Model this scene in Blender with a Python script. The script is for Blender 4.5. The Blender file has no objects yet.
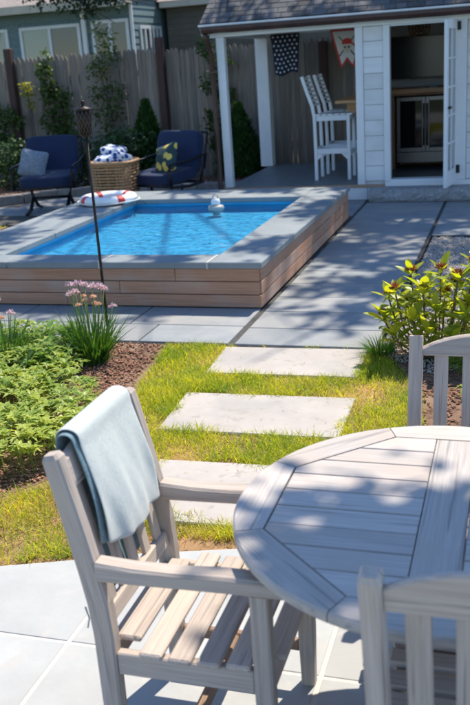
import bpy, bmesh, math, random
import numpy as np
from mathutils import Vector, Matrix, Euler

random.seed(7)
rng = np.random.default_rng(7)
S = bpy.context.scene
COL = S.collection
R_ = math.radians

# ------------------------------------------------------------------ camera
cam_d = bpy.data.cameras.new('camera')
cam = bpy.data.objects.new('camera', cam_d)
COL.objects.link(cam)
S.camera = cam
f, cx, cy = 900.0, 235.0, 352.5            # focal length and centre in photo pixels (470 wide)
a = np.array([520 - cx, -(41 - cy), -f]); a /= np.linalg.norm(a)
b = -np.array([-2700 - cx, -(258 - cy), -f]); b -= a * (a @ b); b /= np.linalg.norm(b)
c = np.cross(b, a)
CH = 1.9
M4 = Matrix([[*b, 0], [*a, 0], [*c, CH], [0, 0, 0, 1]])
cam.matrix_world = M4
cam_d.sensor_fit = 'HORIZONTAL'; cam_d.sensor_width = 24.0
cam_d.lens = f / 470 * 24.0
cam_d.clip_start = 0.05; cam_d.clip_end = 2000
cam_d.dof.use_dof = True
cam_d.dof.focus_distance = 4.1
cam_d.dof.aperture_fstop = 4.0

# ------------------------------------------------------------------ light
SUN = Vector((0.19, 0.55, 1.0)).normalized()
sun_el = math.asin(SUN.z); sun_az = math.atan2(SUN.x, SUN.y)
w = bpy.data.worlds.new('World'); S.world = w; w.use_nodes = True
nt = w.node_tree
bgn = nt.nodes['Background']
sky = nt.nodes.new('ShaderNodeTexSky'); sky.sky_type = 'NISHITA'; sky.sun_disc = False
sky.sun_elevation = sun_el; sky.sun_rotation = sun_az
sky.air_density = 1.0; sky.dust_density = 0.0; sky.ozone_density = 4.0; sky.altitude = 1000
nt.links.new(sky.outputs[0], bgn.inputs[0]); bgn.inputs[1].default_value = 0.15
sd = bpy.data.lights.new('sun', 'SUN'); sd.energy = 4.3; sd.angle = R_(0.53); sd.color = (1.0, 0.91, 0.77)
so = bpy.data.objects.new('sun', sd); COL.objects.link(so)
so.rotation_euler = SUN.to_track_quat('Z', 'Y').to_euler(); so.location = (3, 6, 12)

S.view_settings.view_transform = 'Standard'; S.view_settings.look = 'None'
S.view_settings.exposure = 0.76; S.view_settings.gamma = 1.0

# ------------------------------------------------------------------ materials
def newmat(name):
    m = bpy.data.materials.new(name); m.use_nodes = True
    return m, m.node_tree.nodes, m.node_tree.links, m.node_tree.nodes['Principled BSDF']

def rgb(c): return (c[0], c[1], c[2], 1.0)

def surf(name, c1, c2, rough=0.8, scale=6.0, detail=6, stretch=(1, 1, 1), bump=0.15, bscale=None,
         rnd=0.0, metal=0.0, spec=0.4, coords='Object', speck=None, sheen=0.0, c3=None, c3scale=1.3):
    """two-tone noise surface with fine relief; rnd = brightness spread between objects"""
    m, N, L, P = newmat(name)
    tc = N.new('ShaderNodeTexCoord'); mp = N.new('ShaderNodeMapping'); mp.inputs['Scale'].default_value = stretch
    if coords == 'grain':
        at = N.new('ShaderNodeAttribute'); at.attribute_name = 'grain'; src = at.outputs['Vector']
    else: src = tc.outputs[coords]
    oi = N.new('ShaderNodeObjectInfo')
    ad = N.new('ShaderNodeVectorMath'); ad.operation = 'ADD'
    ml = N.new('ShaderNodeMath'); ml.operation = 'MULTIPLY'; ml.inputs[1].default_value = 37.0
    L.new(oi.outputs['Random'], ml.inputs[0]); L.new(src, ad.inputs[0])
    if rnd > 0: L.new(ml.outputs[0], ad.inputs[1])
    L.new(ad.outputs[0], mp.inputs['Vector'])
    n1 = N.new('ShaderNodeTexNoise'); n1.inputs['Scale'].default_value = scale; n1.inputs['Detail'].default_value = detail
    n1.inputs['Roughness'].default_value = 0.65
    L.new(mp.outputs[0], n1.inputs['Vector'])
    rp = N.new('ShaderNodeValToRGB'); rp.color_ramp.elements[0].position = 0.32; rp.color_ramp.elements[1].position = 0.68
    rp.color_ramp.elements[0].color = rgb(c1); rp.color_ramp.elements[1].color = rgb(c2)
    L.new(n1.outputs['Fac'], rp.inputs['Fac'])
    col = rp.outputs[0]
    if c3 is not None:
        n3 = N.new('ShaderNodeTexNoise'); n3.inputs['Scale'].default_value = c3scale; n3.inputs['Detail'].default_value = 4
        L.new(ad.outputs[0], n3.inputs['Vector'])
        r3 = N.new('ShaderNodeValToRGB'); r3.color_ramp.elements[0].position = 0.48; r3.color_ramp.elements[1].position = 0.7
        L.new(n3.outputs['Fac'], r3.inputs['Fac'])
        mx = N.new('ShaderNodeMix'); mx.data_type = 'RGBA'
        L.new(r3.outputs[0], mx.inputs[0]); L.new(col, mx.inputs[6]); mx.inputs[7].default_value = rgb(c3)
        col = mx.outputs[2]
    if speck:
        v = N.new('ShaderNodeTexNoise'); v.inputs['Scale'].default_value = speck[0]; v.inputs['Detail'].default_value = 2
        L.new((mp if coords == 'grain' else ad).outputs[0], v.inputs['Vector'])
        r2 = N.new('ShaderNodeValToRGB'); r2.color_ramp.elements[0].position = 0.6; r2.color_ramp.elements[1].position = 0.72
        L.new(v.outputs['Fac'], r2.inputs['Fac'])
        mx = N.new('ShaderNodeMix'); mx.data_type = 'RGBA'
        L.new(r2.outputs[0], mx.inputs[0]); L.new(col, mx.inputs[6]); mx.inputs[7].default_value = rgb(speck[1])
        col = mx.outputs[2]
    if rnd > 0:
        hs = N.new('ShaderNodeHueSaturation'); mr = N.new('ShaderNodeMapRange')
        mr.inputs[3].default_value = 1 - rnd; mr.inputs[4].default_value = 1 + rnd
        L.new(oi.outputs['Random'], mr.inputs[0]); L.new(mr.outputs[0], hs.inputs['Value']); L.new(col, hs.inputs['Color'])
        col = hs.outputs[0]
    L.new(col, P.inputs['Base Color'])
    P.inputs['Roughness'].default_value = rough; P.inputs['Metallic'].default_value = metal
    P.inputs['Specular IOR Level'].default_value = spec
    if sheen: P.inputs['Sheen Weight'].default_value = sheen
    if bump:
        nb = N.new('ShaderNodeTexNoise'); nb.inputs['Scale'].default_value = bscale or scale * 3; nb.inputs['Detail'].default_value = 5
        L.new(mp.outputs[0], nb.inputs['Vector'])
        bp = N.new('ShaderNodeBump'); bp.inputs['Strength'].default_value = bump; bp.inputs['Distance'].default_value = 0.01
        L.new(nb.outputs['Fac'], bp.inputs['Height']); L.new(bp.outputs[0], P.inputs['Normal'])
    return m

def leafmat(name, c1, c2, trans=0.45, rough=0.5, tcol=None):
    m, N, L, P = newmat(name)
    at = N.new('ShaderNodeAttribute'); at.attribute_name = 'tint'
    mx = N.new('ShaderNodeMix'); mx.data_type = 'RGBA'
    L.new(at.outputs['Fac'], mx.inputs[0]); mx.inputs[6].default_value = rgb(c1); mx.inputs[7].default_value = rgb(c2)
    tr = N.new('ShaderNodeBsdfTranslucent'); ms = N.new('ShaderNodeMixShader'); ms.inputs[0].default_value = trans
    hs = N.new('ShaderNodeHueSaturation'); hs.inputs['Hue'].default_value = 0.485; hs.inputs['Saturation'].default_value = 1.1
    hs.inputs['Value'].default_value = 1.7
    L.new(mx.outputs[2], P.inputs['Base Color']); L.new(mx.outputs[2], hs.inputs['Color']); L.new(hs.outputs[0], tr.inputs['Color'])
    P.inputs['Roughness'].default_value = rough; P.inputs['Specular IOR Level'].default_value = 0.35
    out = N['Material Output']
    L.new(P.outputs[0], ms.inputs[1]); L.new(tr.outputs[0], ms.inputs[2]); L.new(ms.outputs[0], out.inputs['Surface'])
    return m

M = {}
G = (1.6, 60, 60)
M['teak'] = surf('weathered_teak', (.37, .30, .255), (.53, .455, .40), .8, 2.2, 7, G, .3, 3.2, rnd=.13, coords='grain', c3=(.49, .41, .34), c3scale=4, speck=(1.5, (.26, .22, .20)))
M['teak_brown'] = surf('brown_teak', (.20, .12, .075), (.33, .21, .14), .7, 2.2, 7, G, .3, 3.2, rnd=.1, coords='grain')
M['teak_top'] = surf('silvered_teak', (.40, .36, .33), (.54, .495, .455), .8, 2.0, 7, G, .3, 3.0, rnd=.10, coords='grain', c3=(.48, .405, .35), c3scale=5, speck=(1.4, (.30, .275, .26)))
M['ipe'] = surf('wood_cladding', (.36, .175, .10), (.52, .29, .185), .65, 1.6, 6, G, .25, 2.5, rnd=.12, coords='grain', c3=(.43, .31, .25), c3scale=1.8)
M['blue'] = surf('bluestone', (.18, .20, .215), (.27, .285, .295), .75, 3.2, 7, (1, 1, 1), .12, 40, rnd=.09, c3=(.30, .29, .275), c3scale=1.1)
M['coping'] = surf('bluestone_coping', (.17, .20, .215), (.24, .265, .28), .7, 2.4, 6, (1, 1, 1), .08, 50, rnd=.05)
M['slab'] = surf('pale_patio_slab', (.35, .36, .36), (.45, .455, .445), .85, 3.4, 7, (1, 1, 1), .1, 45, rnd=.015, c3=(.36, .36, .35), c3scale=1.3, speck=(9, (.42, .41, .39)))
M['stone'] = surf('stepping_stone', (.36, .325, .295), (.45, .41, .375), .85, 3, 7, (1, 1, 1), .12, 40, rnd=.05, c3=(.29, .285, .275), c3scale=1.8, speck=(14, (.33, .30, .27)))
M['sand'] = surf('joint_sand', (.50, .46, .42), (.62, .58, .54), .95, 60, 4, bump=.4)
M['darkjoint'] = surf('dark_joint', (.05, .05, .048), (.10, .095, .085), .95, 40, 4, bump=.4)
M['soil'] = surf('soil', (.10, .055, .035), (.22, .13, .085), .95, 14, 8, bump=.8, bscale=40, c3=(.26, .17, .12), c3scale=2.5)
M['ground'] = surf('ground', (.05, .07, .025), (.11, .12, .05), .95, 3, 8, bump=.5)
M['turf'] = surf('turf_soil', (.19, .12, .055), (.30, .19, .09), .95, 9, 8, bump=.6, c3=(.42, .23, .12), c3scale=2)
M['chip'] = surf('bark_mulch', (.22, .10, .06), (.42, .22, .14), .9, 20, 3, bump=.3)
M['gravelbase'] = surf('gravel_bed', (.28, .25, .22), (.48, .43, .39), .95, 90, 4, bump=.8, bscale=120)
M['pebble'] = surf('pebbles', (.30, .27, .24), (.64, .58, .53), .9, 25, 1, bump=0)
M['granite'] = surf('granite', (.20, .21, .22), (.40, .41, .42), .85, 30, 6, bump=.9, bscale=14, c3=(.28, .27, .26), c3scale=3)
M['white'] = surf('white_paint', (.68, .70, .71), (.77, .78, .78), .5, 2.5, 5, bump=.05, rnd=.02)
M['whitewood'] = surf('white_siding', (.64, .66, .67), (.77, .78, .78), .6, 2, 6, (.4, 6, 6), .12, 8, rnd=.045, c3=(.60, .60, .58), c3scale=1.6)
M['bronze'] = surf('brown_gutter_metal', (.055, .028, .022), (.085, .045, .035), .4, 5, 4, bump=.05, metal=.3)
M['shingle'] = surf('asphalt_shingle', (.055, .06, .068), (.12, .12, .125), .95, 60, 4, bump=.6, bscale=90, rnd=.38)
M['deck'] = surf('grey_deck_paint', (.12, .135, .145), (.18, .195, .205), .5, 3, 5, (8, .6, 1), .1, 6)
M['decktrim'] = surf('deck_edge', (.32, .20, .12), (.42, .28, .18), .7, 3, 5, (1, 20, 20))
M['fence'] = surf('weathered_cedar', (.15, .125, .10), (.31, .265, .22), .9, 2.0, 7, (26, 26, 1.0), .4, 2.5, rnd=.2, coords='grain', c3=(.24, .19, .15), c3scale=1.2)
M['fencepost'] = surf('brown_post', (.055, .03, .024), (.095, .055, .045), .85, 3, 6, (20, 20, 1), .3)
M['navy'] = surf('navy_cushion', (.007, .016, .052), (.012, .026, .075), .9, 120, 3, bump=.25, bscale=300, sheen=.08)
M['metal'] = surf('dark_metal', (.012, .013, .016), (.03, .03, .034), .45, 12, 4, bump=.1, metal=.6)
M['wicker'] = surf('wicker', (.26, .15, .07), (.46, .29, .16), .7, 30, 4, bump=.4, rnd=.12)
M['wickerin'] = surf('basket_lining', (.10, .06, .03), (.16, .09, .05), .9, 20, 3)
M['buoy'] = surf('buoy_white', (.74, .74, .74), (.82, .82, .81), .45, 5, 4, bump=.05)
M['red'] = surf('buoy_red', (.55, .02, .02), (.66, .035, .03), .5, 8, 3, bump=.05)
M['rope'] = surf('rope', (.62, .62, .58), (.76, .75, .70), .9, 50, 3)
M['floatgrey'] = surf('grey_plastic', (.28, .29, .28), (.40, .41, .40), .5, 6, 3, bump=.05)
M['housesiding'] = surf('blue_green_shingle_siding', (.11, .17, .18), (.20, .28, .285), .85, 3, 6, (9, 9, 1.2), .4, 6, rnd=.08)
M['olive'] = surf('olive_siding', (.10, .095, .08), (.15, .14, .12), .8, 2, 4, rnd=.05)
M['cream'] = surf('cream_trim', (.50, .46, .38), (.60, .56, .48), .7, 3, 4)
M['houseroof'] = surf('pale_roof', (.24, .20, .19), (.38, .33, .31), .95, 14, 6, bump=.4)
M['drape'] = surf('window_blind', (.16, .20, .19), (.30, .34, .30), .9, 2, 4, (2, 1, 1), bump=0)
M['counter'] = surf('wood_counter', (.42, .22, .09), (.58, .33, .16), .45, 2, 6, (2, 30, 30), .1)
M['cabinet'] = surf('brown_cabinet', (.28, .14, .075), (.40, .22, .125), .5, 2, 6, (20, 20, 1), .1)
M['steel'] = surf('stainless', (.15, .145, .14), (.21, .205, .20), .38, 3, 4, (1, 1, 40), .03, metal=1.0)
M['black'] = surf('black_plastic', (.012, .012, .013), (.02, .02, .021), .25, 4, 3, bump=0)
M['inwall'] = surf('interior_wall', (.55, .53, .50), (.64, .62, .59), .8, 3, 4)
M['darkfloor'] = surf('dark_tile', (.10, .105, .11), (.15, .155, .16), .4, 4, 4)
M['towel'] = surf('pale_aqua_towel', (.52, .565, .53), (.61, .65, .61), .95, 10, 7, (5, 60, 5), .45, 14, sheen=.4)
M['towelblue'] = surf('blue_towel_weft', (.13, .21, .24), (.22, .31, .34), .95, 60, 3, bump=.4, bscale=300)
M['bark'] = surf('bark', (.06, .045, .035), (.14, .11, .09), .95, 10, 7, (3, 3, .6), .8)
M['stem'] = surf('stem', (.10, .07, .035), (.18, .14, .07), .8, 20, 3)
M['greenstem'] = surf('green_stem', (.10, .17, .04), (.16, .25, .06), .7, 20, 3, bump=0)
M['torchmetal'] = surf('torch_metal', (.018, .013, .012), (.045, .032, .028), .5, 20, 4, bump=.2, metal=.5)
M['cage'] = surf('torch_cage', (.04, .028, .026), (.08, .055, .05), .6, 30, 4, bump=.2)
M['liner'] = surf('pool_liner', (.014, .29, .53), (.028, .36, .61), .6, 2.2, 4, bump=0)
M['edging'] = surf('steel_edging', (.02, .022, .024), (.05, .05, .05), .6, 12, 3)
M['kerb'] = surf('kerb_stone', (.16, .155, .15), (.28, .27, .26), .9, 8, 6, bump=.5, rnd=.1)

M['grass'] = leafmat('grass', (.17, .28, .025), (.60, .57, .07), .52)
M['drygrass'] = leafmat('dry_grass', (.36, .24, .09), (.42, .34, .12), .3)
M['cover'] = leafmat('ground_cover', (.07, .19, .028), (.42, .48, .10), .4, .4)
M['spike'] = leafmat('strap_leaves', (.03, .10, .018), (.11, .22, .03), .35, .45)
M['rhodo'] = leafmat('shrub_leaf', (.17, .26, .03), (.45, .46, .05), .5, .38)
M['seed'] = leafmat('spent_flower', (.20, .06, .035), (.34, .14, .07), .25, .8)
M['pink'] = leafmat('pink_florets', (.50, .33, .38), (.70, .55, .55), .3, .7)
M['orange'] = leafmat('peach_florets', (.62, .36, .25), (.72, .52, .36), .3, .7)
M['tree'] = leafmat('tree_leaf', (.03, .075, .015), (.08, .15, .03), .35)
M['evergreen'] = leafmat('evergreen_leaf', (.012, .035, .018), (.03, .065, .028), .12)
M['arb'] = leafmat('arborvitae_leaf', (.012, .045, .010), (.035, .10, .016), .2)
M['vine'] = leafmat('vine_leaf', (.03, .065, .014), (.085, .14, .025), .35)
M['vineyellow'] = leafmat('yellow_vine_leaf', (.20, .22, .03), (.34, .34, .05), .4)
M['hosta'] = leafmat('hedge_leaf', (.015, .045, .014), (.05, .11, .03), .2)

def glassmat(name, tint=(.02, .03, .03), transp=0.0):
    m, N, L, P = newmat(name)
    P.inputs['Base Color'].default_value = rgb(tint); P.inputs['Roughness'].default_value = .22 if 'tv' in name else .04
    P.inputs['Specular IOR Level'].default_value = .6
    if transp:
        out = N['Material Output']; t = N.new('ShaderNodeBsdfTransparent'); ms = N.new('ShaderNodeMixShader'); ms.inputs[0].default_value = transp
        L.new(P.outputs[0], ms.inputs[1]); L.new(t.outputs[0], ms.inputs[2]); L.new(ms.outputs[0], out.inputs['Surface'])
    return m
M['glass'] = glassmat('dark_window_glass', (.025, .035, .035))
M['paleglass'] = glassmat('pale_window_glass', (.20, .26, .22))
M['clear'] = glassmat('clear_glass', (.06, .07, .08), .7)
M['screen'] = glassmat('tv_screen', (.008, .008, .009))
M['fridgeglass'] = glassmat('fridge_glass', (.012, .013, .016), .25)

def watermat():
    m, N, L, P = newmat('pool_water')
    out = N['Material Output']
    tc = N.new('ShaderNodeTexCoord')
    n = N.new('ShaderNodeTexNoise'); n.inputs['Scale'].default_value = 10; n.inputs['Detail'].default_value = 4; n.inputs['Distortion'].default_value = .6
    L.new(tc.outputs['Object'], n.inputs['Vector'])
    bp = N.new('ShaderNodeBump'); bp.inputs['Strength'].default_value = 1.0; bp.inputs['Distance'].default_value = .045
    L.new(n.outputs['Fac'], bp.inputs['Height'])
    gl = N.new('ShaderNodeBsdfGlossy'); gl.inputs['Roughness'].default_value = .03; L.new(bp.outputs[0], gl.inputs['Normal'])
    tr = N.new('ShaderNodeBsdfTransparent'); tr.inputs['Color'].default_value = (.80, .95, .99, 1)
    fr = N.new('ShaderNodeFresnel'); fr.inputs['IOR'].default_value = 1.33; L.new(bp.outputs[0], fr.inputs['Normal'])
    ms = N.new('ShaderNodeMixShader'); L.new(fr.outputs[0], ms.inputs[0]); L.new(tr.outputs[0], ms.inputs[1]); L.new(gl.outputs[0], ms.inputs[2])
    L.new(ms.outputs[0], out.inputs['Surface'])
    return m
M['water'] = watermat()

def spotmat(name, base, spot, scale, lo=.0, hi=.36, spot2=None):
    """cloth print: blobs of one colour on another"""
    m, N, L, P = newmat(name)
    tc = N.new('ShaderNodeTexCoord'); v = N.new('ShaderNodeTexVoronoi'); v.inputs['Scale'].default_value = scale
    L.new(tc.outputs['Object'], v.inputs['Vector'])
    r = N.new('ShaderNodeValToRGB'); r.color_ramp.elements[0].position = hi - .04; r.color_ramp.elements[1].position = hi
    r.color_ramp.elements[0].color = rgb(spot); r.color_ramp.elements[1].color = rgb(base)
    L.new(v.outputs['Distance'], r.inputs['Fac']); L.new(r.outputs[0], P.inputs['Base Color'])
    P.inputs['Roughness'].default_value = .95
    return m
M['lemon'] = spotmat('lemon_print', (.02, .05, .055), (.62, .46, .10), 9, hi=.44)
M['bluedot'] = spotmat('blue_print_towel', (.60, .64, .70), (.015, .05, .22), 15, hi=.50)
M['greypillow'] = spotmat('grey_weave_pillow', (.16, .20, .25), (.24, .285, .34), 40, hi=.4)

# ------------------------------------------------------------------ object helpers
def link(name, me, mat, parent=None, loc=None, mw=None):
    o = bpy.data.objects.new(name, me); COL.objects.link(o)
    if mat is not None and not me.materials: me.materials.append(M[mat] if isinstance(mat, str) else mat)
    if parent: o.parent = parent
    if mw is not None: o.matrix_local = mw
    elif loc is not None: o.location = loc
    return o

def thing(name, label, cat, loc=(0, 0, 0), rotz=0.0, group=None):
    o = bpy.data.objects.new(name, None); COL.objects.link(o); o.empty_display_size = .1
    o.location = loc; o.rotation_euler = (0, 0, rotz); o['label'] = label; o['category'] = cat
    if group: o['group'] = group
    return o

def tag(o, label=None, cat=None, group=None, kind=None):
    if label: o['label'] = label
    if cat: o['category'] = cat
    if group: o['group'] = group
    if kind: o['kind'] = kind
    return o

def mesh(verts, faces, smooth=False, name='mesh', grain=None):
    me = bpy.data.meshes.new(name)
    me.from_pydata([tuple(map(float, v)) for v in verts], [], [tuple(map(int, q)) for q in faces]); me.update()
    if grain is not None:
        at = me.attributes.new('grain', 'FLOAT_VECTOR', 'POINT'); at.data.foreach_set('vector', np.asarray(grain, 'f4').ravel())
    if smooth: me.polygons.foreach_set('use_smooth', [True] * len(me.polygons))
    return me

def mesh_np(V, F, tint=None, smooth=False, name='mesh'):
    """V (n,3), F (m,k) uniform polygons"""
    me = bpy.data.meshes.new(name); V = np.asarray(V, 'f4'); F = np.asarray(F, 'i4')
    me.vertices.add(len(V)); me.vertices.foreach_set('co', V.ravel())
    k = F.shape[1]; me.loops.add(F.size); me.loops.foreach_set('vertex_index', F.ravel())
    me.polygons.add(len(F)); me.polygons.foreach_set('loop_start', np.arange(0, F.size, k, dtype='i4'))
    me.polygons.foreach_set('loop_total', np.full(len(F), k, 'i4'))
    if smooth: me.polygons.foreach_set('use_smooth', np.ones(len(F), bool))
    if tint is not None:
        at = me.attributes.new('tint', 'FLOAT', 'POINT'); at.data.foreach_set('value', np.asarray(tint, 'f4'))
    me.update(calc_edges=True); me.validate(); return me

_cache = {}
def boxmesh(x, y, z, bev=.004):
    key = (round(x, 3), round(y, 3), round(z, 3), bev)
    if key in _cache: return _cache[key].copy() if False else _cache[key]
    bm = bmesh.new(); bmesh.ops.create_cube(bm, size=1)
    for v in bm.verts: v.co = Vector((v.co.x * x, v.co.y * y, v.co.z * z))
    if bev > 0: bmesh.ops.bevel(bm, geom=bm.edges[:], offset=min(bev, min(x, y, z) * .4), segments=1, affect='EDGES')
    me = bpy.data.meshes.new('box'); bm.to_mesh(me); bm.free()
    at = me.attributes.new('grain', 'FLOAT_VECTOR', 'POINT')
    at.data.foreach_set('vector', np.array([v.co[:] for v in me.vertices], 'f4').ravel())
    _cache[key] = me; return me

def boxo(name, mat, parent, lo, hi, bev=.004, rot=None):
    """axis box between two corners; longest side is the grain for cached wood"""
    lo = Vector(lo); hi = Vector(hi); d = hi - lo; cc = (lo + hi) / 2
    me = boxmesh(abs(d.x), abs(d.y), abs(d.z), bev)
    if me.materials and me.materials[0] != M[mat]:
        key = (id(me), mat)
        if key not in _cache:
            m2 = me.copy(); m2.materials.clear(); m2.materials.append(M[mat]); _cache[key] = m2
        me = _cache[key]
    o = link(name, me, mat, parent, cc)
    if rot: o.rotation_euler = rot
    return o

def board(name, mat, parent, p0, p1, wd, th, up=(0, 0, 1), bev=.004):
    """plank from p0 to p1: width wd sideways, thickness th along up"""
    p0 = Vector(p0); p1 = Vector(p1); x = (p1 - p0); ln = x.length; x.normalize()
    z = Vector(up); z = (z - x * z.dot(x)).normalized(); y = z.cross(x)
    me = boxmesh(ln, wd, th, bev)
    if me.materials and me.materials[0] != M[mat]:
        key = (id(me), mat)
        if key not in _cache:
            m2 = me.copy(); m2.materials.clear(); m2.materials.append(M[mat]); _cache[key] = m2
        me = _cache[key]
    cc = (p0 + p1) / 2
    mw = Matrix([[x.x, y.x, z.x, cc.x], [x.y, y.y, z.y, cc.y], [x.z, y.z, z.z, cc.z], [0, 0, 0, 1]])
    return link(name, me, mat, parent, mw=mw)

def sweepdata(pts, prof, up=(0, 0, 1), closed=False, scales=None):
    """sweep 2-D profile [(side, up)] along points; returns verts, faces, grain"""
    P_ = [Vector(p) for p in pts]; n = len(P_); k = len(prof); V = []; Fc = []; Gn = []; dist = 0
    for i, p in enumerate(P_):
        if closed: t = P_[(i + 1) % n] - P_[i - 1]
        else: t = P_[min(i + 1, n - 1)] - P_[max(i - 1, 0)]
        t.normalize(); u = Vector(up); u = (u - t * u.dot(t)); u.normalize(); s = u.cross(t)
        if i: dist += (p - P_[i - 1]).length
        sc = scales[i] if scales else (1, 1)
        if not hasattr(sc, '__len__'): sc = (sc, sc)
        for (aa, bb) in prof:
            V.append(p + s * aa * sc[0] + u * bb * sc[1]); Gn.append((dist, aa, bb))
    for i in range(n if closed else n - 1):
        j = (i + 1) % n
        for q in range(k):
            r = (q + 1) % k; Fc.append((i * k + q, j * k + q, j * k + r, i * k + r))
    if not closed:
        Fc.append(tuple(range(k))[::1]); Fc.append(tuple((n - 1) * k + q for q in range(k))[::-1])
    return V, Fc, Gn

def rectprof(w_, h_, ch=.004):
    x, y = w_ / 2, h_ / 2
    return [(-x + ch, -y), (x - ch, -y), (x, -y + ch), (x, y - ch), (x - ch, y), (-x + ch, y), (-x, y - ch), (-x, -y + ch)]

def circ(r, n=8): return [(r * math.cos(2 * math.pi * i / n), r * math.sin(2 * math.pi * i / n)) for i in range(n)]

def sweep(name, mat, parent, pts, prof, up=(0, 0, 1), closed=False, scales=None, smooth=False):
    V, Fc, Gn = sweepdata(pts, prof, up, closed, scales)
    return link(name, mesh(V, Fc, smooth, name, Gn), mat, parent)

def tube(name, mat, parent, pts, r, n=8, closed=False, up=(.13, .21, 1)):
    return sweep(name, mat, parent, pts, circ(r, n), up, closed, smooth=True)

def lathe(name, mat, parent, prof, n=20, loc=(0, 0, 0), smooth=True, cap=True):
    V = []; Fc = []
    for (r, z) in prof:
        for i in range(n):
            t = 2 * math.pi * i / n; V.append((r * math.cos(t), r * math.sin(t), z))
    for j in range(len(prof) - 1):
        for i in range(n):
            k = (i + 1) % n; Fc.append((j * n + i, j * n + k, (j + 1) * n + k, (j + 1) * n + i))
    if cap:
        Fc.append(tuple(range(n))[::-1]); Fc.append(tuple((len(prof) - 1) * n + i for i in range(n)))
    return link(name, mesh(V, Fc, smooth, name), mat, parent, loc)

def prism(name, mat, parent, poly, z0, z1, loc=(0, 0, 0), ch=0.0, grain_axis=None):
    """upright prism on a convex or simple polygon, top edge optionally chamfered"""
    n = len(poly); cxm = sum(p[0] for p in poly) / n; cym = sum(p[1] for p in poly) / n
    rings = [(poly, z0)]
    if ch > 0:
        ins = []
        for (x, y) in poly:
            d = math.hypot(x - cxm, y - cym) or 1; q = max(0, 1 - ch * 1.3 / d); ins.append((cxm + (x - cxm) * q, cym + (y - cym) * q))
        rings += [(poly, z1 - ch), (ins, z1)]
    else: rings.append((poly, z1))
    V = [(x, y, z) for pl, z in rings for x, y in pl]; Fc = []
    for j in range(len(rings) - 1):
        for i in range(n):
            k = (i + 1) % n; Fc.append((j * n + i, j * n + k, (j + 1) * n + k, (j + 1) * n + i))
    Fc.append(tuple(range(n))[::-1]); Fc.append(tuple((len(rings) - 1) * n + i for i in range(n)))
    g = [((v[1], v[0], v[2]) if grain_axis == 'y' else v) for v in V]
    if isinstance(grain_axis, (int, float)):
        ca, sa = math.cos(grain_axis), math.sin(grain_axis); g = [(v[0] * ca + v[1] * sa, -v[0] * sa + v[1] * ca, v[2]) for v in V]
    return link(name, mesh(V, Fc, False, name, g), mat, parent, loc)

def clip(poly, nx, ny, d):
    """keep the side nx*x+ny*y <= d"""
    out = []
    for i in range(len(poly)):
        p, q = poly[i], poly[(i + 1) % len(poly)]
        a_, b_ = nx * p[0] + ny * p[1] - d, nx * q[0] + ny * q[1] - d
        if a_ <= 0: out.append(p)
        if a_ * b_ < 0:
            t = a_ / (a_ - b_); out.append((p[0] + (q[0] - p[0]) * t, p[1] + (q[1] - p[1]) * t))
    return out

def ccw(poly):
    s = sum(poly[i][0] * poly[(i + 1) % len(poly)][1] - poly[(i + 1) % len(poly)][0] * poly[i][1] for i in range(len(poly)))
    return poly if s > 0 else poly[::-1]

def superell(name, mat, parent, size, e=.35, loc=(0, 0, 0), rot=None, n=20, pinch=0.0, bumpy=0.0):
    """cushion: rounded box; pinch pulls the corners thin like a throw pillow"""
    V = []; Fc = []
    sp = lambda x, p: math.copysign(abs(x) ** p, x)
    for j in range(n + 1):
        ph = -math.pi / 2 + math.pi * j / n
        for i in range(2 * n):
            th = math.pi * i / n
            x = sp(math.cos(ph), e) * sp(math.cos(th), e); y = sp(math.cos(ph), e) * sp(math.sin(th), e); z = sp(math.sin(ph), e if not pinch else 1.0)
            if pinch:
                q = max(abs(x), abs(y)); z *= 1 - .75 * q ** 3
                x *= 1 - .07 * (1 - abs(y)); y *= 1 - .07 * (1 - abs(x))
            if bumpy: z += bumpy * math.sin(x * 4 + 1.3) * math.cos(y * 3.1)
            V.append((x * size[0] / 2, y * size[1] / 2, z * size[2] / 2))
    for j in range(n):
        for i in range(2 * n):
            k = (i + 1) % (2 * n); Fc.append((j * 2 * n + i, j * 2 * n + k, (j + 1) * 2 * n + k, (j + 1) * 2 * n + i))
    o = link(name, mesh(V, Fc, True, name), mat, parent, loc)
    if rot: o.rotation_euler = rot
    return o

# ---- vectorised leaves
def norm(v): return v / (np.linalg.norm(v, axis=-1, keepdims=True) + 1e-9)

def leaves(pos, direc, nrm, length, width, tint, bend=0.25, segs=1):
    """folded leaf blades: base at pos, tip along direc; returns V, F(tri/quads as quads), tint"""
    n = len(pos); d = norm(direc); s = norm(np.cross(d, nrm)); u = np.cross(s, d)
    L_ = np.broadcast_to(np.asarray(length, float), (n,))[:, None]; W_ = np.broadcast_to(np.asarray(width, float), (n,))[:, None]
    b_ = pos; m_ = pos + d * L_ * .5 + u * L_ * bend * .25; t_ = pos + d * L_ - u * L_ * bend * .25
    l_ = m_ - s * W_ * .5 + u * W_ * .18; r_ = m_ + s * W_ * .5 + u * W_ * .18
    V = np.stack([b_, l_, m_, r_, t_], 1).reshape(-1, 3)
    o = (np.arange(n) * 5)[:, None]
    F = np.concatenate([o + np.array([[0, 2, 1]]), o + np.array([[0, 3, 2]]), o + np.array([[1, 2, 4]]), o + np.array([[2, 3, 4]])], 0)
    return V, F, np.repeat(tint, 5)

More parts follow.
